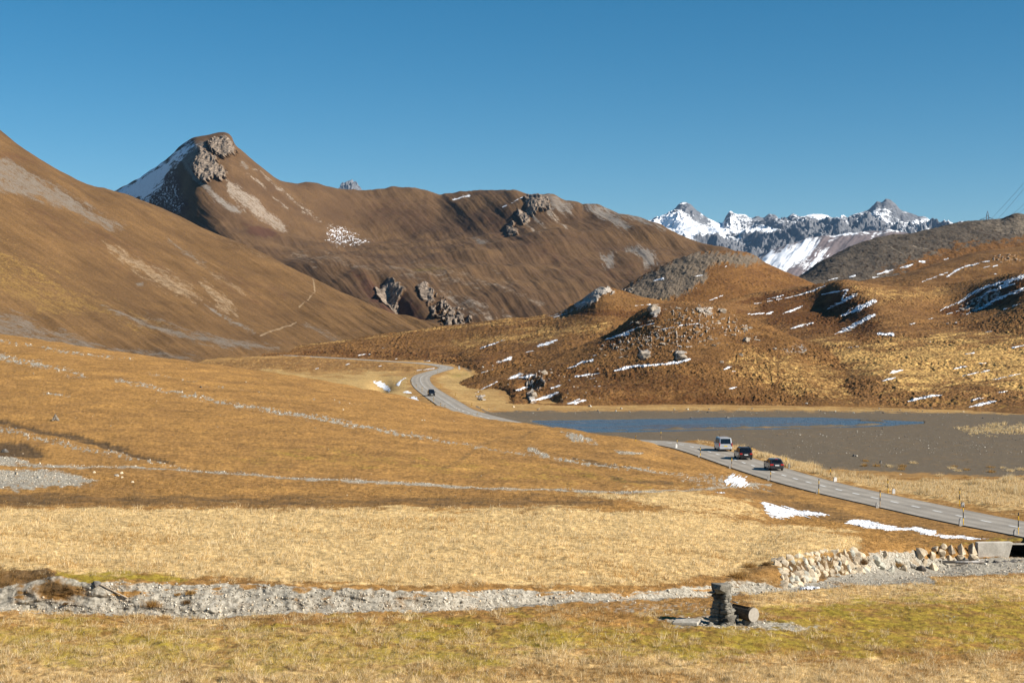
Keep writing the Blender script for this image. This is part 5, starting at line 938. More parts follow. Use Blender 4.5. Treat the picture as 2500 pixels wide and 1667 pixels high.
def empty(name, loc, rz=0, label='', cat='', group=None):
    o = bpy.data.objects.new(name, None); C.objects.link(o); o.location = loc; o.rotation_euler = (0, 0, rz); o.empty_display_size = .2
    return tag(o, label, cat, group)
def onroad(px, py, dz=0):
    z = -17.0
    for _ in range(4):
        Y = -z*F/(py-HY); X = (px-CX)/F*Y
        i = int(np.argmin((MID[:, 0]-X)**2+(MID[:, 1]-Y)**2)); z = MID[i, 2]-CZ+dz
    return X, Y, z+CZ, i
# ------------------------------------------------------------------ vehicles
def paint(name, c, rough=.25, metal=.0):
    m = newmat(name, rough, c, metal, .5); t = NT(m)
    t.col(t.mix(t.maprange(t.noise(t.opos(), 2.0, 3), .4, .7), c, tuple(min(1, q*.8+.01) for q in c)))
    m.node_tree.nodes['Principled BSDF'].inputs['Coat Weight'].default_value = .5
    return m
m_silver = paint('silver_paint', (.50, .51, .52), .35, .3); m_black = paint('black_paint', (.008, .008, .009)); m_char = paint('charcoal_paint', (.03, .031, .034))
m_glass = newmat('dark_glass', .06, (.006, .007, .009), 0, .6); m_rub = newmat('rubber', .85, (.014, .014, .014)); m_rim = newmat('alloy', .4, (.25, .25, .26), .6)
m_red = newmat('tail_red', .2, (.42, .012, .008), 0, .6); m_plast = newmat('black_plastic', .6, (.014, .014, .015)); m_plate = newmat('white_plate', .5, (.75, .75, .73)); m_yplate = newmat('yellow_plate', .5, (.75, .5, .03)); m_lamp = newmat('lamp_glass', .1, (.25, .27, .3), 0, .6)
for _m in (m_glass, m_rub, m_rim, m_red, m_plast, m_plate, m_yplate, m_lamp):
    _t = NT(_m); _c = tuple(_m.node_tree.nodes['Principled BSDF'].inputs['Base Color'].default_value)[:3]
    _t.col(_t.mix(_t.maprange(_t.noise(_t.opos(), 6, 3), .4, .7), _c, tuple(q*.82 for q in _c)))
def vehicle(name, label, cat, loc, rz, L, Wd, H, belt, hood, rw, paintm, platem, bumper, van=False, wr=.31, front=False, roofrail=False, brake=False):
    """local frame: +y forward, rear bumper at y=-L/2"""
    e = empty(name, loc, rz, label, cat, 'vehicles on the road')
    w = Wd/2; y0 = -L/2; zb = .24
    def ring(y, zt, k, zlo): return [(-w*k, y, zlo+.07), (-w*k*.96, y, zlo), (w*k*.96, y, zlo), (w*k, y, zlo+.07), (w*k, y, zt-.16), (w*k*.985, y, zt-.05), (w*k*.93, y, zt), (-w*k*.93, y, zt), (-w*k*.985, y, zt-.05), (-w*k, y, zt-.16)]
    fl_ = L*(.86 if van else .72)
    st = [(y0, belt-.14, .90, .42), (y0+.06, belt-.05, .965, .34), (y0+.22, belt, .99, zb), (y0+L*.3, belt, 1, zb), (y0+fl_*.92, belt, 1, zb), (y0+L-.55, hood+.06, .985, zb), (y0+L-.14, hood-.06, .94, .30), (y0+L, hood-.26, .86, .36)]
    b = MB(); b.loft([ring(y, zt, k, zl) for y, zt, k, zl in st])
    # greenhouse: base ring at the belt, shoulder ring, roof ring
    r0, r1, f0, f1 = y0+.05, y0+rw, y0+fl_, y0+fl_-(.55 if van else .95)
    wb, wt = w*.95, w*(.86 if van else .76)
    def quad(z, ra, fa, ww, ch): return [(-ww+ch, ra, z), (ww-ch, ra, z), (ww, ra+ch, z), (ww, fa-ch, z), (ww-ch, fa, z), (-ww+ch, fa, z), (-ww, fa-ch, z), (-ww, ra+ch, z)]
    b.loft([quad(belt-.02, r0, f0, wb, .10), quad(H-.10, r0+(r1-r0)*.82, f0+(f1-f0)*.85, wt+.02, .12), quad(H-.025, r1+.04, f1-.06, wt-.05, .14), quad(H, r1+.22, f1-.3, wt-.16, .16)], smooth=False)
    o = b.build('body', paintm, e)
    def lerp(a, c, u): return tuple(a[i]+(c[i]-a[i])*u for i in range(3))
    def glass(nm, A, B, D, E_, u0=.06, u1=.94, v0=.10, v1=.90):   # A,B bottom left/right, D top right, E top left
        def pt(u, v): return lerp(lerp(A, B, u), lerp(E_, D, u), v)
        MB().plate([pt(u0, v0), pt(u1, v0), pt(u1, v1), pt(u0, v1)], .014).build(nm, m_glass, e)
    zt_, rt, ft = H-.10, r0+(r1-r0)*.82, f0+(f1-f0)*.85
    glass('rear_window', (-wb+.10, r0, belt-.02), (wb-.10, r0, belt-.02), (wt-.10, rt, zt_), (-wt+.10, rt, zt_), .04, .96, .12, .97)
    glass('windscreen', (wb-.10, f0, belt-.02), (-wb+.10, f0, belt-.02), (-wt+.10, ft, zt_), (wt-.10, ft, zt_), .04, .96, .08, .97)
    span = [(.03, .33), (.36, .64), (.67, .95)]
    for sx in (-1, 1):
        for u0, u1 in span:
            A, B = (sx*wb, r0+.10, belt-.02), (sx*wb, f0-.10, belt-.02); D, E_ = (sx*(wt+.02), ft-.12, zt_), (sx*(wt+.02), rt+.12, zt_)
            if sx < 0: glass('side_window', B, A, E_, D, 1-u1, 1-u0, .14, .93)
            else: glass('side_window', A, B, D, E_, u0, u1, .14, .93)
        m_ = MB(); m_.box((sx*(w+.09), y0+fl_-.45, belt+.07), (.2, .1, .15), bev=.03); m_.build('wing_mirror', paintm if van else m_plast, e)
        for yy in (y0+.78 if not van else y0+.85, y0+L-.82):
            wh = MB().tube([(sx*(w-.21), yy, wr), (sx*(w-.19), yy, wr), (sx*(w-.02), yy, wr), (sx*(w+.005), yy, wr)], [wr*.9, wr, wr, wr*.9], 20).build('wheel', m_rub, e)
            MB().tube([(sx*(w-.0), yy, wr), (sx*(w+.018), yy, wr)], [wr*.62, wr*.55], 14).build('rim', m_rim, wh)
        if van: MB().box((sx*w*.93, y0+.02, belt-.02), (.13, .09, .50), bev=.02).build('tail_light', m_red, e)
        else: MB().box((sx*w*.74, y0+.035, belt-.17), (.42 if brake else .36, .10, .19), bev=.03).build('tail_light', m_red, e)
        MB().box((sx*w*.70, y0+L-.20, hood-.18), (.36, .2, .17), bev=.04).build('headlight', m_lamp, e)
    MB().box((0, y0+.0, .47), (Wd*.93, .16, .26), bev=.05).build('rear_bumper', paintm if not van else m_silver, e)
    MB().box((0, y0+.0, .30), (Wd*.80, .12, .12), bev=.02).build('bumper_lip', m_plast, e)
    MB().box((0, y0+L-.05, .42), (Wd*.86, .16, .26), bev=.05).build('front_bumper', paintm, e)
    MB().box((0, y0+L-.06, .62), (Wd*.42, .1, .12), bev=.02).build('grille', m_plast, e)
    pz = .78 if van else .66
    MB().box((0, y0-.085 if not van else y0+.0, pz if van else .70), (.50, .03, .12 if not van else .14)).build('number_plate', platem, e)
    MB().box((0, y0+L+.035, .45), (.50, .02, .11)).build('number_plate', m_plate if platem is not m_yplate else platem, e)
    if roofrail:
        for sx in (-1, 1): MB().tube([(sx*(wt-.10), r1+.2, H-.02), (sx*(wt-.10), r1+.3, H+.05), (sx*(wt-.10), f1-.4, H+.05), (sx*(wt-.10), f1-.3, H-.02)], .022, 6).build('roof_rail', m_plast, e)
    if brake: MB().box((0, rt+.03, H-.045), (.34, .06, .04)).build('brake_light', m_red, e)
    if van:
        MB().tube([(-wt*.5, f1-.5, H-.01), (-wt*.5, f1-.72, H+.34)], .018, 6).build('antenna', m_plast, e)
        MB().box((0, y0+.045, .70), (Wd*.82, .03, .02)).build('tailgate_seam', m_plast, e)
    return e
def heading(i): return math.atan2(-tg[i, 0], tg[i, 1])
X, Y, z, i = onroad(1766.5, 1102.5); vehicle('van', 'silver van with a yellow number plate, farthest of the three vehicles driving away', 'van', (X+.25, Y+2.3, z+.03), heading(i)*.22, 4.6, 1.92, 1.96, 1.02, 1.0, .20, m_silver, m_yplate, None, van=True, wr=.33)
X, Y, z, i = onroad(1815, 1123); vehicle('car', 'black people carrier with white plate driving between van and hatchback', 'car', (X+.3, Y+2.2, z+.03), heading(i)*.22, 4.55, 1.84, 1.68, .98, .92, .34, m_black, m_plate, None, wr=.32, roofrail=True)
X, Y, z, i = onroad(1891, 1150); vehicle('car', 'dark grey hatchback with red tail lights, nearest of the vehicles', 'car', (X+.25, Y+2.1, z+.03), heading(i)*.25, 4.25, 1.76, 1.46, .93, .86, .52, m_char, m_plate, None, wr=.31, brake=True)
X, Y, z, i = onroad(1052, 967); vehicle('car', 'small black car coming down the far road bend', 'car', (X, Y+2.0, z+.03), heading(i)+math.pi, 4.5, 1.82, 1.66, .98, .98, .4, m_black, m_plate, None, wr=.34)
# ------------------------------------------------------------------ snow poles and stone posts
m_py = newmat('pole_yellow', .6, (.72, .42, .02)); m_pb = newmat('pole_black', .6, (.018, .014, .016)); m_pw = newmat('pole_wood', .85, (.40, .28, .17))
for _m in (m_py, m_pb, m_pw):
    _t = NT(_m); _c = tuple(_m.node_tree.nodes['Principled BSDF'].inputs['Base Color'].default_value)[:3]
    _t.col(_t.mix(_t.maprange(_t.noise(_t.pos((1, 1, .3)), 9, 3), .4, .7), _c, tuple(q*.7 for q in _c)))
BANDS = {0: [(0, 1), (.42, 0), (.70, 1), (.84, 0), (1, None)], 1: [(0, 2), (.42, 1), (.62, 0), (.88, 1), (1, None)], 2: [(0, 0), (.40, 1), (.68, 0), (.86, 1), (1, None)]}
BANDS = {'full': [(0, .40, 0), (.40, .68, 1), (.68, .86, 0), (.86, 1, 1)], 'wood': [(0, .42, 2), (.42, .62, 1), (.62, .86, 0), (.86, 1, 1)], 'far': [(0, .35, 2), (.35, .52, 0), (.52, .68, 1), (.68, .84, 0), (.84, 1, 1)]}
POLE_ME = {}
def pole_mesh(k, r):
    if (k, r) not in POLE_ME:
        b = MB()
        for a0, a1, mi in BANDS[k]: b.tube([(0, 0, a0), (0, 0, a1)], r*(1 if mi != 2 else .92), 8, mi)
        o = b.build('snow_pole', None, None, [m_py, m_pb, m_pw], recalc=True); POLE_ME[(k, r)] = o.data; bpy.data.objects.remove(o)
    return POLE_ME[(k, r)]
def pole(px, y0, y1, kind, label, group, r=.042, loc=None):
    X, Y, z, i = onroad(px, y0, -.12) if loc is None else loc
    h = (y0-y1)/F*Y
    o = bpy.data.objects.new('snow_pole', pole_mesh(kind, r)); C.objects.link(o); o.location = (X, Y, z-.08); o.scale = (1, 1, h+.08); o.rotation_euler = (random.uniform(-.02, .02), random.uniform(-.03, .03), 0)
    return tag(o, label, 'snow pole', group)
gP = 'snow poles along the near road'
for px, a, b_, k, lb in [(2486, 1308, 1251, 'full', 'tallest yellow and black snow pole at the right edge beside a stone post'), (2352, 1284, 1232, 'full', 'snow pole on the near verge standing in front of the far verge post'), (2148.5, 1240, 1196, 'wood', 'snow pole on the near verge with stone post at left, crossing the centre line'), (1998.5, 1207, 1168, 'full', 'snow pole on the near verge above the gap between the ditch snow banks'), (1881, 1174, 1149, 'wood', 'snow pole on the near verge just below the dark grey hatchback'), (1786, 1143, 1114, 'wood', 'snow pole on the near verge left of the hatchback shadow'), (1710, 1115, 1090, 'full', 'snow pole on the near verge at the tip of the van shadow'), (1653, 1094, 1070, 'wood', 'snow pole on the near verge beside the brightest small stone post'),
                         (2342, 1237, 1191, 'full', 'snow pole on the far verge, rightmost on that side'), (2168, 1205, 1168, 'full', 'snow pole on the far verge with a pale stone post right of it'), (2027, 1171, 1140, 'wood', 'snow pole on the far verge with a squat white stone right of it'), (1919, 1143, 1112, 'wood', 'snow pole on the far verge just right of the hatchback'), (1835, 1117, 1088, 'full', 'snow pole on the far verge half hidden by the black people carrier'), (1614, 1071.5, 1049, 'wood', 'snow pole on the far verge left of the van against the mud'), (1552, 1071, 1056, 'full', 'short looking snow pole where the road drops behind the grassy brow')]:
    if px == 1552:
        x, y, zz = LA.hit(1552, 1077); pole(px, a, b_, k, lb, gP, loc=(float(x), float(y), float(zz), 0))
    else: pole(px, a, b_, k, lb, gP)
kp = 'thin snow pole beside the winding far road'; gp = 'snow poles along the far road'
for px, a, b_ in [(1059, 984, 969), (1076, 999, 982), (1086, 1003, 988), (1030, 959, 943), (1016, 947, 938), (994.5, 934, 928), (1005, 938, 930), (1112.5, 971, 959), (1076.5, 953, 937), (1057, 920, 914), (1069, 914.5, 903), (1094, 906, 898), (1151.5, 997, 983), (1174, 1011, 994), (1165, 1016, 1009), (986, 947, 934), (1072, 897.5, 889), (1012, 916, 907), (962, 940, 928), (945, 883, 877), (868, 878.5, 872.5)]:
    pole(px, a, b_, 'far', kp, gp, .05)
x, y, zz = LF.hit(1316, 1040); pole(1316, 1040, 1026, 'far', 'snow pole behind the grassy brow in front of the left end of the water', gp, .05, loc=(float(x), float(y)-20, float(zz)+.6, 0))
m_post = rockmat('post_granite', (.20, .19, .175), (.40, .385, .36), (.10, .095, .09), 5)
m_wpost = rockmat('post_whitewashed', (.55, .54, .51), (.68, .67, .64), (.35, .33, .31), 5)
def post_mesh(nm, mat):
    b = MB(); pr = [(-.5, 0), (.5, 0), (.5, .70), (.46, .84), (.34, .95), (.12, 1), (-.12, 1), (-.34, .95), (-.46, .84), (-.5, .70)]
    n = len(pr); A = [b.bm.verts.new((x, -.3, zz)) for x, zz in pr]; D = [b.bm.verts.new((x*.96, .3, zz*.985)) for x, zz in pr]
    b.bm.faces.new(A); b.bm.faces.new(D[::-1])
    for i in range(n): b.bm.faces.new((A[i], D[i], D[(i+1) % n], A[(i+1) % n]))
    bmesh.ops.bevel(b.bm, geom=list(b.bm.edges), offset=.03, segments=1, affect='EDGES')
    o = b.build(nm, mat); me = o.data; bpy.data.objects.remove(o); return me
ME_post, ME_wpost = post_mesh('stone_post', m_post), post_mesh('stone_post', m_wpost)
for px, a, b_, wpx, me, lb in [(2480, 1309, 1291, 11, ME_post, 'granite stone post at the foot of the rightmost snow pole'), (2345, 1285, 1264, 9, ME_post, 'dark granite post on the near verge, second from right'), (2141.5, 1241, 1226, 8, ME_post, 'grey stone post on the near verge below the middle of the long straight'), (1994, 1206, 1196, 5, ME_post, 'small dark stone post on the near verge above the ditch snow'), (1876, 1174, 1163, 5, ME_post, 'small dark stone post at the track mouth below the hatchback'), (1781.5, 1144, 1135, 5, ME_post, 'small stone post on the near verge left of the hatchback shadow'), (1706, 1117, 1110, 5, ME_post, 'stubby dark stone post on the near verge near the van shadow'), (1651, 1095.5, 1083, 5, ME_wpost, 'whitewashed stone post on the near verge, farthest on that side'),
                               (2350, 1238, 1225, 8, ME_post, 'granite stone post on the far verge, rightmost on that side'), (2181.5, 1206, 1192.5, 7, ME_wpost, 'white stone post on the far verge with a narrow top'), (2038.5, 1176, 1164, 8, ME_wpost, 'squat white stone post on the far verge among dry grass'), (1926.5, 1144, 1131, 4, ME_post, 'dark narrow post on the far verge right of the hatchback'), (1121, 900, 891, 4, ME_wpost, 'white post at the tip of the far hairpin bend')]:
    X, Y, z, i = onroad(px, a, -.12); k = Y/F
    o = bpy.data.objects.new('stone_post', me); C.objects.link(o); o.location = (X, Y, z-.10); o.scale = (wpx*k, wpx*k*.8, (a-b_)*k+.10); o.rotation_euler = (0, random.uniform(-.05, .05), heading(i)+random.uniform(-.15, .15))
    tag(o, lb, 'stone post', 'stone posts along the road')
# ------------------------------------------------------------------ stone fountain, trough, slab
x, y, z = [float(q) for q in LA.hit(1764, 1524)]; k = y/F
ft = empty('stone_fountain', (x, y, z), math.radians(56), 'rough stacked stone fountain pillar with a jutting cap on the meadow', 'fountain')
b = MB(); r = np.random.default_rng(3); zz = -.1; Ht = 84*k
wv = [.50, .43, .45, .38, .40, .33, .37, .31, .34, .28]
for i, wd in enumerate(wv):
    h = (Ht+.1)/len(wv)
    for qx, qy in ((-1, -1), (1, -1), (-1, 1), (1, 1)):
        b.box((qx*wd*.46*k*58+r.uniform(-.03, .03), qy*wd*.46+r.uniform(-.03, .03), zz+h/2+r.uniform(-.02, .02)), (wd*(.92+r.uniform(-.1, .16)), wd*(.92+r.uniform(-.1, .16)), h*1.12), rz=r.uniform(-.22, .22), bev=.05)
    zz += h
bmesh.ops.triangulate(b.bm, faces=b.bm.faces); bmesh.ops.subdivide_edges(b.bm, edges=[e_ for e_ in b.bm.edges if e_.calc_length() > .12], cuts=2, use_grid_fill=True)
for v in b.bm.verts:
    c_ = v.co; n_ = float(fbm(np.array([c_.x*2.6+c_.z*2]), np.array([c_.y*2.6-c_.z*3]), 3, 5)[0]); v.co = (c_.x*(1+.34*n_), c_.y*(1+.34*n_), c_.z+.07*n_)
m_ft = rockmat('fountain_stone', (.10, .09, .074), (.23, .21, .173), (.05, .045, .036), 3.5)
b.build('pillar', m_ft, ft)
me = hull_mesh('capstone', 22, .62, .52, .27, 41, bevel=.04, disp=.18, sub=1); me.materials.append(m_ft); cap = bpy.data.objects.new('capstone', me); C.objects.link(cap); cap.parent = ft; cap.location = (-.06, .02, Ht+.12)
me = hull_mesh('ledge_stone', 14, .26, .30, .07, 43, bevel=.02, disp=.1); me.materials.append(m_ft); o = bpy.data.objects.new('ledge_stone', me); C.objects.link(o); o.parent = ft; o.location = (-.42, .30, Ht-.04)
MB().tube([(.1, -.38, .95), (.12, -.55, .95), (.13, -.60, .9)], .025, 8).build('spout', m_rim, ft)
for q in ((.46, -.52, .06), (.30, -.64, .05), (-.60, -.35, .08), (-.70, .2, .1), (.62, -.2, .07)):
    me = hull_mesh('base_stone', 14, .20, .16, .13, int(q[0]*100)+200, bevel=.02, disp=.1); me.materials.append(m_ft); o = bpy.data.objects.new('base_stone', me); C.objects.link(o); o.parent = ft; o.location = q
# trough: hollowed log lying right of the pillar, its sawn end towards the camera
R_ = 17.5*k; cx, cz_ = (1840-CX)/F*(y-.2), CZ-(1500-HY)/F*(y-.2)
dirv = Vector((-.56, .83, 0)); Ln = 1.55
side = Vector((dirv.y, -dirv.x, 0))
tr = empty('log_trough', (cx+dirv.x*Ln/2, y-.2+dirv.y*Ln/2, z), 0, 'hollowed log trough with its sawn round end facing the camera', 'trough')
O = Vector((cx, y-.2, cz_))-Vector(tr.location)
def sect(t, notch, rr):
    pts = []; p0 = O+dirv*t
    a0 = math.radians(90+38) if notch else math.radians(91)
    for a_ in np.linspace(a0, a0+2*math.pi-2*(a0-math.pi/2), 22): pts.append(p0+side*(math.cos(a_)*rr)+Vector((0, 0, math.sin(a_)*rr)))
    zt_ = pts[0].z-p0.z; hx = abs((pts[0]-p0).dot(side))*.9
    if notch: pts += [p0+side*hx+Vector((0, 0, -rr*.35)), p0-side*hx+Vector((0, 0, -rr*.35))]
    else: pts += [p0+side*.01+Vector((0, 0, rr)), p0-side*.01+Vector((0, 0, rr))]
    return pts
m_log = newmat('weathered_log', .9); t = NT(m_log); P = t.opos((3, 3, 14)); t.col(t.mix(t.maprange(t.noise(P, 2.2, 5), .35, .65), (.05, .036, .024), (.13, .10, .07))); t.bump(t.noise(P, 4, 4), .03, .7)
b = MB(); b.loft([sect(.012, 0, R_), sect(.15, 0, R_*1.01)]); b.loft([sect(.152, 1, R_*1.01), sect(Ln*.6, 1, R_*.98), sect(Ln-.16, 1, R_*.97)]); b.loft([sect(Ln-.158, 0, R_*.97), sect(Ln, 0, R_*.95)])
b.build('log', m_log, tr)
m_end = newmat('sawn_end', .9); t = NT(m_end)
wv_ = t.n('ShaderNodeTexWave'); wv_.wave_type = 'RINGS'; wv_.rings_direction = 'SPHERICAL'; wv_.inputs['Scale'].default_value = 9; wv_.inputs['Distortion'].default_value = 2.5; wv_.inputs['Detail'].default_value = 2
vsub = t.n('ShaderNodeVectorMath', operation='SUBTRACT'); tc = t.n('ShaderNodeTexCoord'); t.link(tc.outputs['Object'], vsub.inputs[0]); vsub.inputs[1].default_value = O; t.link(vsub.outputs[0], wv_.inputs['Vector'])
t.col(t.mix(1, t.mix(t.maprange(wv_.outputs['Fac'], .2, .8), (.29, .255, .21), (.38, .345, .295)), t.maprange(t.noise(t.opos(), 8, 4), .3, .7, .8, 1.12), 'MULTIPLY'))
b = MB(); b.tube([O-dirv*.012, O+dirv*.01], R_*.985, 32); b.build('sawn_end', m_end, tr)
b = MB()
for tt in (.35, 1.2): p_ = O+dirv*tt; b.box((p_.x, p_.y, (p_.z-R_*.9)/2-.06), (.5, .22, max(.1, p_.z-R_*.9)+.14), rz=math.atan2(side.y, side.x), bev=.03)
b.build('support_stone', m_ft, tr)
for q, lb in (((1676, 1520), 'pale flat stone slab lying left of the fountain'),):
    xs, ys, zs = [float(v) for v in LA.hit(q[0], q[1]+2)]
    b = MB(); b.box((0, 0, .06), (62*ys/F, .75, .13), rz=-.12, bev=.02)
    for v in b.bm.verts: v.co.x += .18*v.co.y; v.co.z += .02*v.co.x
    o = b.build('stone_slab', m_grey); o.location = (xs, ys, zs); tag(o, lb, 'slab')
for px, py, wp, lb in [(1792, 1514, 9, 'pale stone in the shade under the trough'), (1890, 1512, 8, 'white stone right of the trough end'), (1868, 1512, 7, 'small white stone touching the trough end'), (2043, 1519, 7, 'single pale stone on the mossy grass right of the fountain'), (1935, 1531, 8, 'pale stone at the end of the gravel patch by the fountain'), (2168, 1535, 6, 'lone pale stone on the moss far right of the fountain'), (1960, 1533, 6, 'second pale stone at the end of the gravel patch'), (72, 1630, 14, 'flat grey stone lying in the grass at the lower left')]:
    rock_px('meadow_stone', T_pale if wp < 14 else T_grey, LA, px, py, wp, lb, 'stone', 'stones around the fountain', sz=.7)
# ------------------------------------------------------------------ culvert, drain pipe, plank
m_conc = newmat('concrete', .9); t = NT(m_conc); P = t.pos(); c = t.mix(t.maprange(t.noise(P, 1.3, 5), .35, .65), (.40, .36, .30), (.58, .53, .45)); t.col(t.mix(1, c, t.maprange(t.noise(P, 14, 3), .3, .7, .82, 1.12), 'MULTIPLY')); t.bump(t.noise(P, 9, 4), .03, .6)
Yc = 106.3; kc = Yc/F
m_conc_shade = rockmat('shaded_concrete', (.035, .03, .025), (.06, .052, .043), (.02, .018, .015), 2)  # concrete inside the culvert, coloured near black to paint its shade
def pxx(px): return (px-CX)*kc
def pzz(py): return CZ-(py-HY)*kc
cu = empty('concrete_culvert', (pxx(2440), Yc, pzz(1357)), 0, 'pale concrete culvert with a black slanted opening under the road at the right edge', 'culvert')
def rel(px, py, dy): return (pxx(px)-cu.location.x, dy, pzz(py)-cu.location.z)
def prism(quad, d0, d1, drop=0):
    b = MB(); A = [b.bm.verts.new(rel(px, py, d0)) for px, py in quad]; D = [b.bm.verts.new((lambda q: (q[0], q[1], q[2]-drop))(rel(px, py, d1))) for px, py in quad]
    b.bm.faces.new(A); b.bm.faces.new(D[::-1])
    for i in range(4): b.bm.faces.new((A[i], A[(i+1) % 4], D[(i+1) % 4], D[i]))
    bmesh.ops.bevel(b.bm, geom=list(b.bm.edges), offset=.015, segments=1, affect='EDGES'); return b
prism([(2384, 1372), (2455, 1372), (2469, 1322), (2384, 1323)], -.35, .3).build('wing_wall', m_conc, cu)
prism([(2440, 1380), (2455, 1380), (2467, 1330), (2456, 1330)], .303, 2.9, .5).build('tunnel_wall', m_conc_shade, cu)
prism([(2575, 1380), (2600, 1380), (2600, 1323), (2575, 1323)], -.5, 2.9, .5).build('tunnel_wall', m_conc_shade, cu)
prism([(2456, 1328), (2574, 1328), (2574, 1324), (2456, 1324)], -.3, 2.9, .5).build('roof_slab', m_conc, cu)
prism([(2440, 1390), (2600, 1390), (2600, 1340), (2440, 1340)], 2.903, 3.15).build('end_wall', m_conc_shade, cu)
dp = empty('drain_pipe', (pxx(2300), Yc-3.6, 0), 0, 'grey metal drain pipe with a square concrete collar lying before the pale blocks', 'pipe')
yp = Yc-3.6; kp_ = yp/F
def dp_(px, py): return ((px-CX)*kp_-dp.location.x, 0, CZ-(py-HY)*kp_)
m_pipe = newmat('dull_metal', .55, (.2, .19, .18), .3); t = NT(m_pipe); t.col(t.mix(t.maprange(t.noise(t.pos(), 3, 4), .4, .65), (.24, .23, .22), (.15, .125, .1)))
b = MB(); b.tube([dp_(2297, 1371), dp_(2350, 1371.5), dp_(2402, 1371)], .105, 12); b.build('pipe', m_pipe, dp)
b = MB(); c0 = dp_(2265, 1365); c1 = dp_(2297, 1384); mid_ = [(c0[i]+c1[i])/2 for i in range(3)]
b.box((mid_[0], .05, c0[2]+.02), (c1[0]-c0[0], .7, .10), bev=.015); b.box((c1[0]-.04, .05, mid_[2]), (.09, .68, abs(c0[2]-c1[2])), bev=.015); b.box((c0[0]+.05, .1, mid_[2]), (.09, .5, abs(c0[2]-c1[2])), bev=.015)
b.build('collar', m_conc, dp)
m_wood = newmat('weathered_plank', .9); t = NT(m_wood); t.col(t.mix(t.maprange(t.noise(t.opos((1, 8, 8)), 3, 4), .35, .65), (.26, .20, .14), (.44, .36, .27)))
p0 = [float(v) for v in LA.hit(243, 1429)]; p1 = [float(v) for v in LA.hit(311, 1463)]
b = MB(); v0, v1 = Vector(p0), Vector(p1); mid_ = (v0+v1)/2
dd = (v1-v0); ln_ = dd.length; q_ = dd.to_track_quat('X', 'Z')
b.box((0, 0, 0), (ln_, .07, .05), bev=.01); o = b.build('plank', m_wood); o.location = mid_+Vector((0, 0, .07)); o.rotation_euler = q_.to_euler(); tag(o, 'weathered wooden plank leaning down the gravel creek bank', 'plank')
rock('bank_stone', T_dark[1], (p0[0]-.12, p0[1]-.05, p0[2]+.08), .5, 'dark stone jutting from the turf at the top of the plank', 'stone')
# ------------------------------------------------------------------ cairn on the slope
xc, yc, zc = [float(v) for v in LA.hit(135, 1026)]; kc_ = yc/F
ca = empty('cairn', (xc, yc, zc), 0, 'small pointed cairn of piled stones alone on the left slope', 'cairn')
for lay, (cnt, rad, zz, s_) in enumerate([(9, 8, 0, 6.5), (7, 6, 4, 6), (5, 4, 7.5, 5.5), (3, 2, 11, 5), (1, 0, 14.5, 4.6)]):
    for j in range(cnt):
        a_ = j/cnt*6.28+lay; me_ = random.choice(T_dark+T_grey)
        o = bpy.data.objects.new('cairn_stone', me_); C.objects.link(o); o.parent = ca; o.location = (math.cos(a_)*rad*kc_, math.sin(a_)*rad*kc_, zz*kc_); o.scale = (s_*kc_,)*3; o.rotation_euler = (random.uniform(-.5, .5), random.uniform(-.5, .5), random.uniform(0, 6))
# ------------------------------------------------------------------ pylon and wires
m_steel = newmat('pylon_steel', .6, (.12, .14, .17), .3); t = NT(m_steel); t.col(t.mix(t.maprange(t.noise(t.pos(), .4, 3), .4, .6), (.10, .12, .15), (.16, .18, .2)))
Yp = 1330.0; kp2 = Yp/F; PX = 2411
py_ = empty('pylon', ((PX-CX)*kp2, Yp, CZ-(600-HY)*kp2), math.radians(-10), 'steel lattice pylon whose top shows over the grey hill', 'pylon')
def zp(py): return (600-py)*kp2
b = MB(); lv_ = [(zp(600), 3.2), (zp(560), 2.2), (zp(537), 1.25), (zp(531), 1.1), (zp(524), .75), (zp(515.5), .05)]
for sx, sy in ((1, 1), (1, -1), (-1, 1), (-1, -1)): b.tube([(sx*h_, sy*h_, z_) for z_, h_ in lv_], .19, 5)
for (za, ha), (zb_, hb) in zip(lv_, lv_[1:]):
    for s_ in (-1, 1):
        b.tube([(-ha, s_*ha, za), (hb, s_*hb, zb_)], .10, 4); b.tube([(ha, s_*ha, za), (-hb, s_*hb, zb_)], .10, 4); b.tube([(s_*ha, -ha, za), (s_*hb, hb, zb_)], .10, 4)
b.build('mast', m_steel, py_)
for s_ in (-1, 1):
    b = MB(); tip = (s_*18.5*kp2, 0, zp(536.6))
    for yy in (-1.1, 1.1): b.tube([(s_*1.1, yy, zp(531)), tip], .17, 5); b.tube([(s_*1.2, yy, zp(537)), tip], .17, 5); b.tube([(s_*9*kp2, yy*.5, zp(533.9)), (s_*8*kp2, yy*.6, zp(536.8))], .10, 4)
    b.build('cross_arm', m_steel, py_)
    MB().tube([tip, (tip[0], 0, tip[2]-2.2)], .16, 5).build('insulator', m_steel, py_)
for (ax, ay, bx, by, lb) in [(2424, 530, 2500, 449, 'upper left power line rising from the pylon'), (2431, 540, 2500, 463, 'power line just below the upper one'), (2470, 523, 2500, 494, 'third power line from the left above the hill top'), (2484, 521, 2500, 505, 'lowest power line at the right edge')]:
    A = Vector(at(ax-(bx-ax)*.05, ay-(by-ay)*.05, Yp)); B = Vector(at(bx+(bx-ax)*2.2, by+(by-ay)*2.6, 760))
    pts = []
    for u in np.linspace(0, 1, 24):
        p = A+(B-A)*u; p.z -= 10*u*(1-u); pts.append(p)
    b = MB(); b.tube(pts, .085, 5); o = b.build('power_line', m_steel); tag(o, lb, 'power line', 'power lines at the right edge')
print('objects', round(time.time()-T0, 1))
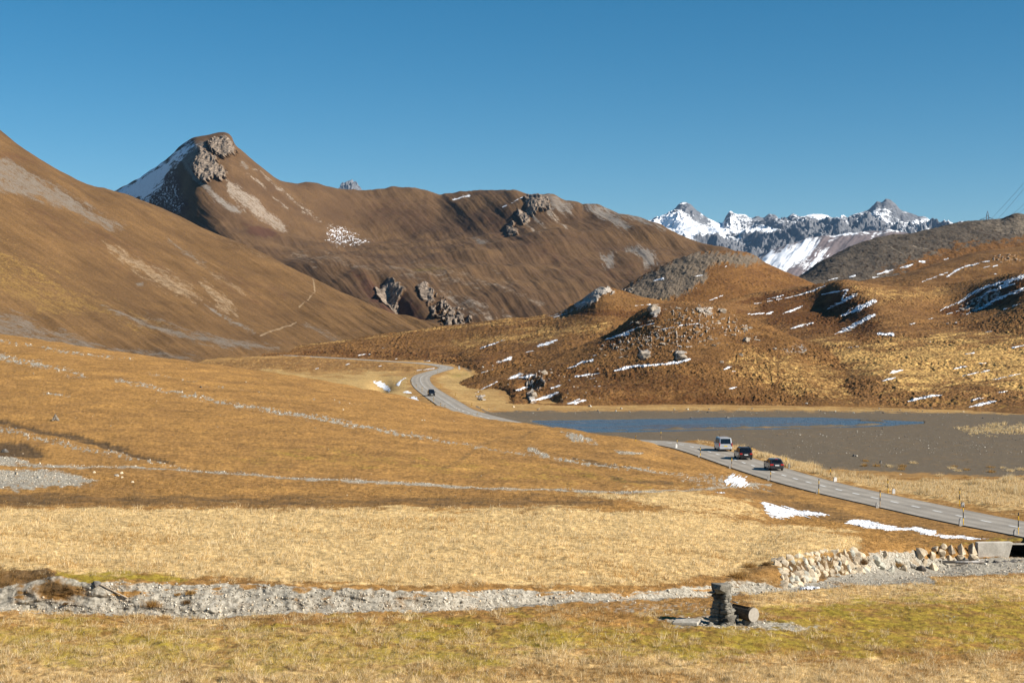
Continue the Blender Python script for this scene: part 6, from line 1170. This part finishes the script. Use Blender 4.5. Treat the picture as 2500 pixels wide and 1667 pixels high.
# ------------------------------------------------------------------ dry grass: blades over the near field (nobody could count it)
def cells(layer, wfun, n, seed):
    """n random points on the layer's grid, spread by visible area x wfun"""
    r = np.random.default_rng(seed)
    Y, Z, X = layer.Y, layer.Z, layer.X
    R = HY+F*(CZ-Z)/Y
    dR = np.clip(R[:-1, :-1]-R[1:, :-1], 0.02, 6)
    P = np.broadcast_to(layer.px, Y.shape)
    w = dR*wfun(P[:-1, :-1], R[:-1, :-1], Y[:-1, :-1], {k: v[:-1, :-1] for k, v in layer.ch.items()})
    w = np.where((P[:-1, :-1] > -60) & (P[:-1, :-1] < 2560) & (R[:-1, :-1] < 1760), w, w*.15)
    c = np.cumsum(w.ravel()); idx = np.searchsorted(c, r.random(n)*c[-1])
    i, j = np.unravel_index(np.clip(idx, 0, w.size-1), w.shape); u, v = r.random(n), r.random(n)
    def bl(A): return A[i, j]*(1-u)*(1-v)+A[i, j+1]*u*(1-v)+A[i+1, j]*(1-u)*v+A[i+1, j+1]*u*v
    return bl(X), bl(Y), bl(Z), bl(R), bl(P), {k: a[i, j] for k, a in layer.ch.items()}, r
def offroad(X, Y):
    d, _ = road_dist(X, Y); return d > W/2+.35
m_gr = newmat('dry_grass', .9, spec=.1); t = NT(m_gr); t.col(t.attr('tint').outputs['Color'])
tr_ = t.n('ShaderNodeBsdfTranslucent'); t.link(t.attr('tint').outputs['Color'], tr_.inputs[0]); mx = t.n('ShaderNodeMixShader'); mx.inputs[0].default_value = .35
t.link(t.b.outputs[0], mx.inputs[1]); t.link(tr_.outputs[0], mx.inputs[2]); t.link(mx.outputs[0], [n for n in t.t.nodes if n.type == 'OUTPUT_MATERIAL'][0].inputs[0])
STRAW = np.array([(.78, .60, .34), (.68, .49, .235), (.84, .70, .46), (.58, .39, .16)]); BROWN = np.array([(.45, .26, .082), (.36, .20, .065), (.53, .335, .12), (.26, .145, .052)])
MOSS = np.array([(.50, .36, .055), (.42, .31, .05), (.58, .41, .09), (.33, .21, .045)]); DARK = np.array([(.20, .12, .05), (.26, .15, .06), (.15, .09, .04)])
def blades(name, X, Y, Z, r, colf, nb, hgt, wid, spread, lean=.45, label='', kindv='stuff'):
    n = len(X); N = n*nb
    k = np.repeat(np.arange(n), nb)
    a = r.uniform(0, 2*np.pi, N); rad = spread[k]*np.sqrt(r.random(N))
    bx = X[k]+np.cos(a)*rad; by = Y[k]+np.sin(a)*rad; bz = Z[k]-.03
    h = hgt[k]*r.uniform(.5, 1.15, N); w = wid[k]*r.uniform(.7, 1.3, N)
    la = a+r.normal(0, .9, N); l = h*lean*r.uniform(.2, 1.5, N)
    fa = r.uniform(0, np.pi, N); wx, wy = np.cos(fa)*w*.5, np.sin(fa)*w*.5
    tx, ty = bx+np.cos(la)*l+.12*h, by+np.sin(la)*l
    V = np.stack([np.stack([bx-wx, by-wy, bz], 1), np.stack([bx+wx, by+wy, bz], 1), np.stack([tx, ty, bz+h], 1)], 1).reshape(-1, 3)
    col = colf(k, r, N); col = np.concatenate([col, np.ones((N, 1))], 1)
    o = mesh_obj(name, V, np.arange(N*3).reshape(-1, 3), m_gr, attrs={'tint': np.repeat(col, 3, axis=0)})
    return o
def pick(pal, r, n): return pal[r.integers(0, len(pal), n)]*r.uniform(.85, 1.15, (n, 1))
def mixcol(ch, X, Y, R, P):
    def f(k, r, N):
        g = ch['green'][k]; p = ch['pale'][k]; d = ch['dark'][k]
        cl = np.clip(np.abs(fbm(X/.85, Y/.85, 3, 87))*1.9, 0, 1)[k]; pn = .45*(fbm(X/3.1, Y/4.2, 3, 88)[k]*.5+.5)+.55*cl; gn = fbm(X/2.2, Y/3, 3, 89)[k]*.5+.5
        c = pick(BROWN, r, N)
        q = r.random(N)
        s = q < np.clip(p*1.05+(pn-.36)*1.5*(p > .05), 0, .97); c = np.where(s[:, None], pick(STRAW, r, N), c)
        st = fbm(X/15, Y/3.2, 4, 93)[k]; q = r.random(N); s = (q < sstep(.02, .38, st)*.75)*(p > .05); c = np.where(s[:, None], pick(BROWN, r, N)*1.12, c)
        q = r.random(N); s = q < np.clip(g*.85+(gn-.5)*1.1*(g > .05), 0, .9); c = np.where(s[:, None], pick(MOSS, r, N), c)
        q = r.random(N); s = q < d*.75; c = np.where(s[:, None], pick(DARK, r, N), c)
        c = c*(.58+.74*cl)[:, None]
        return c
    return f
X, Y, Z, R, P, ch, r = cells(LA, lambda P, R, Y, c: np.where(Y < 125, 1.0, .30)*np.clip(1-1.6*c['scree'], .004, 1), 170000, 501)
ok = offroad(X, Y); X, Y, Z, R, P = X[ok], Y[ok], Z[ok], R[ok], P[ok]; ch = {k: v[ok] for k, v in ch.items()}
big = np.clip(np.abs(fbm(X/.85, Y/.85, 3, 87))*1.9, 0, 1)*.75+.35*(fbm(X/3.2, Y/4, 2, 86)*.5+.5)
h = (.05+.22*np.clip(big*1.5-.25, 0, 1)**1.2*(.45+.7*ch['pale']))*np.where(Y > 125, .8, 1)
h = h*np.where(r.random(len(X)) < .06, 1.8, 1)
h = h*(1-.5*ch['green'])*(1-.4*ch['dark'])
o = blades('grass', X, Y, Z, r, mixcol(ch, X, Y, R, P), 8, h, np.clip(Y*2.4e-4, .010, .04), .05+Y*.0013, .6)
tag(o, 'short dry autumn grass covering the near pasture', 'grass', kind='stuff')
X, Y, Z, R, P, ch, r = cells(LA, lambda P, R, Y, c: (Y < 95)*np.clip(1-2*c['scree'], 0, 1)*(.25+1.0*(Y < 60))*sstep(-.15, .35, fbm(P/70, R/26, 3, 95)), 2600, 504)
o = blades('grass_tussocks', X, Y, Z, r, lambda k, r, N: np.where((r.random(N) < .8)[:, None], pick(STRAW, r, N), pick(BROWN, r, N)), 26, r.uniform(.14, .34, len(X)), np.clip(Y*2.6e-4, .010, .04), r.uniform(.08, .2, len(X)), .75)
tag(o, 'bent straw coloured tussocks scattered over the meadow', 'grass', kind='stuff')
# taller straw along the verge towards the lake bed and on the far dry strip
def verge(P, R, Y, c): return (sd_poly([(1690, 1076), (1800, 1094), (1906, 1114), (1990, 1136), (2020, 1158), (2212, 1176), (2560, 1170), (2560, 1250), (2330, 1222), (2170, 1196), (2020, 1164), (1920, 1138), (1840, 1114), (1750, 1084)], P, R) > 0)*1.0
X, Y, Z, R, P, ch, r = cells(LA, lambda P, R, Y, c: verge(P, R, Y, c)*(.35+sstep(1235, 1175, R)), 5200, 502)
X2, Y2, Z2, R2, P2, ch2, _ = cells(LF, lambda P, R, Y, c: c['pale']*((R > 1030) & (P > 2300))*1.0, 900, 503)
X, Y, Z = np.r_[X, X2], np.r_[Y, Y2], np.r_[Z, Z2]; ok = offroad(X, Y); X, Y, Z = X[ok], Y[ok], Z[ok]
tall = sstep(.0, .5, fbm(X/3, Y/6, 3, 90))
o = blades('tall_grass', X, Y, Z, r, lambda k, r, N: pick(STRAW, r, N), 16, .25+.8*tall*r.uniform(.5, 1.1, len(X)), Y*2.2e-4, .16+0*X, .4)
tag(o, 'tall straw coloured grass between road and mud flat', 'grass', kind='stuff')
# tufts one can count on the mud
gT = 'grass tufts on the mud'
for n_, (px, py) in enumerate([(2114, 1126), (2110, 1138), (2140, 1138), (2172, 1139), (2204, 1139), (2231, 1131), (2201, 1146), (2331, 1139), (2325, 1143), (2338, 1150), (2361, 1147), (2449, 1142), (2491, 1147), (2419, 1153), (2466, 1150), (2419, 1141), (2295, 1162), (2360, 1166), (2160, 1172)]):
    x, y, z = [float(v) for v in LF.hit(px, py)]
    rr = np.random.default_rng(n_)
    m = 34; o = blades('grass_tuft', rr.normal(0, .22, m), rr.normal(0, .3, m), np.zeros(m), rr, lambda k, r, N: pick(STRAW if r.random() < .7 else BROWN, r, N), 6, np.full(m, rr.uniform(.25, .5)), np.full(m, .035), np.full(m, .12), .8)
    o.location = (x, y, z); tag(o, 'low dry grass tuft standing alone on the grey mud', 'grass tuft', gT)
# brown bushy tufts in the creek and among the stones
for n_, (px, py, wp, lb) in enumerate([(372, 1478, 34, 'brown turf clump lying in the gravel of the creek bank'), (466, 1447, 20, 'mossy clump on the upper gravel bank'), (457, 1470, 18, 'small brown clump on the middle gravel bank'), (162, 1472, 10, 'tiny mossy tuft on the bare bank'), (434, 1450, 12, 'thin dry tuft on the upper gravel bank'), (2101, 1376, 36, 'rusty grass clump between riprap and green boulders'), (2190, 1382, 26, 'rusty tuft at the foot of the tall greenish boulder'), (1830, 1385, 30, 'brown shrubby tuft at the left end of the riprap'), (1800, 1410, 40, 'dark grass overhang on the bank left of the riprap'), (1870, 1378, 18, 'thin dry shrub beside the first riprap stones')]):
    x, y, z = [float(v) for v in LA.hit(px, py)]; k_ = y/F; rr = np.random.default_rng(n_+50); m = 60
    o = blades('turf_clump', rr.normal(0, wp*k_*.24, m), rr.normal(0, .12, m), np.zeros(m), rr, lambda k, r, N: pick(DARK if r.random() < .4 else BROWN, r, N), 7, np.full(m, wp*k_*.5), np.full(m, .02), np.full(m, .06), .8)
    o.location = (x, y, z); tag(o, lb, 'grass clump', 'grass clumps at the creek')
# tufts in the joints of the riprap
# ------------------------------------------------------------------ gravel (nobody could count it)
m_gv = newmat('gravel_stone', .9, spec=.2); t = NT(m_gv); t.col(t.attr('tint').outputs['Color'])
_t = (1+5**.5)/2
ICO = np.array([(-1, _t, 0), (1, _t, 0), (-1, -_t, 0), (1, -_t, 0), (0, -1, _t), (0, 1, _t), (0, -1, -_t), (0, 1, -_t), (_t, 0, -1), (_t, 0, 1), (-_t, 0, -1), (-_t, 0, 1)])/math.hypot(1, _t)
ICF = np.array([(0, 11, 5), (0, 5, 1), (0, 1, 7), (0, 7, 10), (0, 10, 11), (1, 5, 9), (5, 11, 4), (11, 10, 2), (10, 7, 6), (7, 1, 8), (3, 9, 4), (3, 4, 2), (3, 2, 6), (3, 6, 8), (3, 8, 9), (4, 9, 5), (2, 4, 11), (6, 2, 10), (8, 6, 7), (9, 8, 1)])
def pebbles(name, X, Y, Z, S, r, pal, label):
    n = len(X)
    sh = ICO[None]*r.uniform(.65, 1.25, (n, 12, 1))*np.stack([r.uniform(.8, 1.3, n), r.uniform(.7, 1.1, n), r.uniform(.5, .95, n)], 1)[:, None]
    a = r.uniform(0, 6.28, n); ca_, sa = np.cos(a)[:, None], np.sin(a)[:, None]
    x = sh[..., 0]*ca_-sh[..., 1]*sa; y = sh[..., 0]*sa+sh[..., 1]*ca_
    V = np.stack([X[:, None]+x*S[:, None], Y[:, None]+y*S[:, None], Z[:, None]+(sh[..., 2]+.25)*S[:, None]], -1).reshape(-1, 3)
    Fc = (ICF[None]+(np.arange(n)*12)[:, None, None]).reshape(-1, 3)
    col = np.concatenate([pal[r.integers(0, len(pal), n)]*r.uniform(.75, 1.2, (n, 1)), np.ones((n, 1))], 1)
    return tag(mesh_obj(name, V, Fc, m_gv, attrs={'tint': np.repeat(col, 12, axis=0)}), label, 'gravel', kind='stuff')
GRV = np.array([(.56, .49, .385), (.42, .365, .285), (.32, .275, .21), (.76, .69, .57), (.52, .40, .27), (.19, .16, .12), (.64, .57, .46), (.36, .31, .24), (.26, .22, .165)])
X, Y, Z, R, P, ch, r = cells(LA, lambda P, R, Y, c: (Y < 115)*sstep(.3, .8, c['scree'])*(.35+.65*sstep(-.2, .3, fbm(P/40, R/16, 3, 605)))*(1-.75*(P < 260)*(R < 1475)), 15000, 601)
pebbles('gravel', X, Y, Z, Y/F*np.clip(r.lognormal(.25, .7, len(X)), .5, 8)*.52, r, GRV, 'grey white gravel filling the creek bed')
X, Y, Z, R, P, ch, r = cells(LA, lambda P, R, Y, c: (Y > 115)*sstep(.25, .8, c['scree'])+.0015*(Y > 115), 11000, 602); ok = offroad(X, Y); X, Y, Z = X[ok], Y[ok], Z[ok]
pebbles('scree_stones', X, Y, Z, Y/F*np.clip(r.lognormal(.0, .55, len(X)), .5, 3.6)*.62, r, GRV*.92, 'pale stones in the gravel streaks of the left pasture')
X, Y, Z, R, P, ch, r = cells(LF, lambda P, R, Y, c: (P > 1180)*(R > 996)*sstep(.3, .8, c['scree'])*(.06+1.0*np.exp(-((R-1085)/22)**2)*(P > 1850)*sstep(-.1, .25, fbm(P/80, R/14, 2, 404))+.5*np.exp(-((R-1006)/4)**2)), 5200, 603); ok = offroad(X, Y); X, Y, Z = X[ok], Y[ok], Z[ok]
pebbles('lakebed_gravel', X, Y, Z, Y/F*np.clip(r.lognormal(-.1, .5, len(X)), .4, 2.6)*.55, r, GRV*.5, 'small stones strewn over the grey mud flat')
print('stuff', round(time.time()-T0, 1))
# ------------------------------------------------------------------ light, air, camera
sc = bpy.context.scene
SUN_AZ, SUN_EL = 113.0, 33.0          # clockwise from the view direction (+Y), above the horizon
a, e = math.radians(SUN_AZ), math.radians(SUN_EL)
sd_ = np.array([math.sin(a)*math.cos(e), math.cos(a)*math.cos(e), math.sin(e)])
from mathutils import Vector
L = bpy.data.lights.new('sun', 'SUN'); L.energy = 5.0; L.angle = math.radians(.5); L.color = (1, .93, .82)
so = bpy.data.objects.new('sun', L); C.objects.link(so); so.location = (0, 0, 300)
so.rotation_euler = Vector(sd_).to_track_quat('Z', 'Y').to_euler()
w = bpy.data.worlds.new('World'); sc.world = w; w.use_nodes = True
nt = w.node_tree; bg = nt.nodes['Background']
sk = nt.nodes.new('ShaderNodeTexSky'); sk.sky_type = 'NISHITA'; sk.sun_disc = False
sk.sun_elevation = e; sk.sun_rotation = a; sk.altitude = 2300; sk.air_density = 1.0; sk.dust_density = .4; sk.ozone_density = 2.2
hs = nt.nodes.new('ShaderNodeHueSaturation'); hs.inputs['Hue'].default_value = SKY[0]; hs.inputs['Saturation'].default_value = SKY[1]
nt.links.new(sk.outputs[0], hs.inputs['Color']); nt.links.new(hs.outputs[0], bg.inputs[0]); bg.inputs[1].default_value = SKY[2]
if HAZE:
    hx = mesh_obj('haze', [(x, y, z) for z in (-145, HZTOP) for y in (-14800, 14800) for x in (-14800, 14800)], [(0, 2, 3, 1), (4, 5, 7, 6), (0, 1, 5, 4), (2, 6, 7, 3), (0, 4, 6, 2), (1, 3, 7, 5)])
    tag(hx, 'thin blue air between the valley and the far mountains', 'haze', kind='stuff')
    hm = bpy.data.materials.new('haze_air'); hm.use_nodes = True; t = hm.node_tree
    for n in list(t.nodes):
        if n.type == 'BSDF_PRINCIPLED': t.nodes.remove(n)
    pv = t.nodes.new('ShaderNodeVolumePrincipled'); pv.inputs['Color'].default_value = (.36, .62, 1, 1); pv.inputs['Density'].default_value = HAZE; pv.inputs['Anisotropy'].default_value = 0.0
    t.links.new(pv.outputs[0], [n for n in t.nodes if n.type == 'OUTPUT_MATERIAL'][0].inputs['Volume'])
    hx.data.materials.append(hm)
cam = bpy.data.cameras.new('camera'); co = bpy.data.objects.new('camera', cam); C.objects.link(co); sc.camera = co
co.location = (0, 0, CZ); co.rotation_euler = (math.pi/2, 0, 0)
cam.sensor_width = 36; cam.lens = 36*F/2500; cam.shift_y = -(1667/2-HY)/2500; cam.clip_start = .5; cam.clip_end = 60000
sc.view_settings.view_transform = 'Standard'; sc.view_settings.look = 'None'; sc.view_settings.exposure = EXPO; sc.view_settings.gamma = 1
sc.cycles.max_bounces = 5; sc.cycles.diffuse_bounces = 1; sc.cycles.glossy_bounces = 2; sc.cycles.volume_bounces = 0; sc.cycles.transmission_bounces = 2
print('script', round(time.time()-T0, 1), 'objects', len(bpy.data.objects))
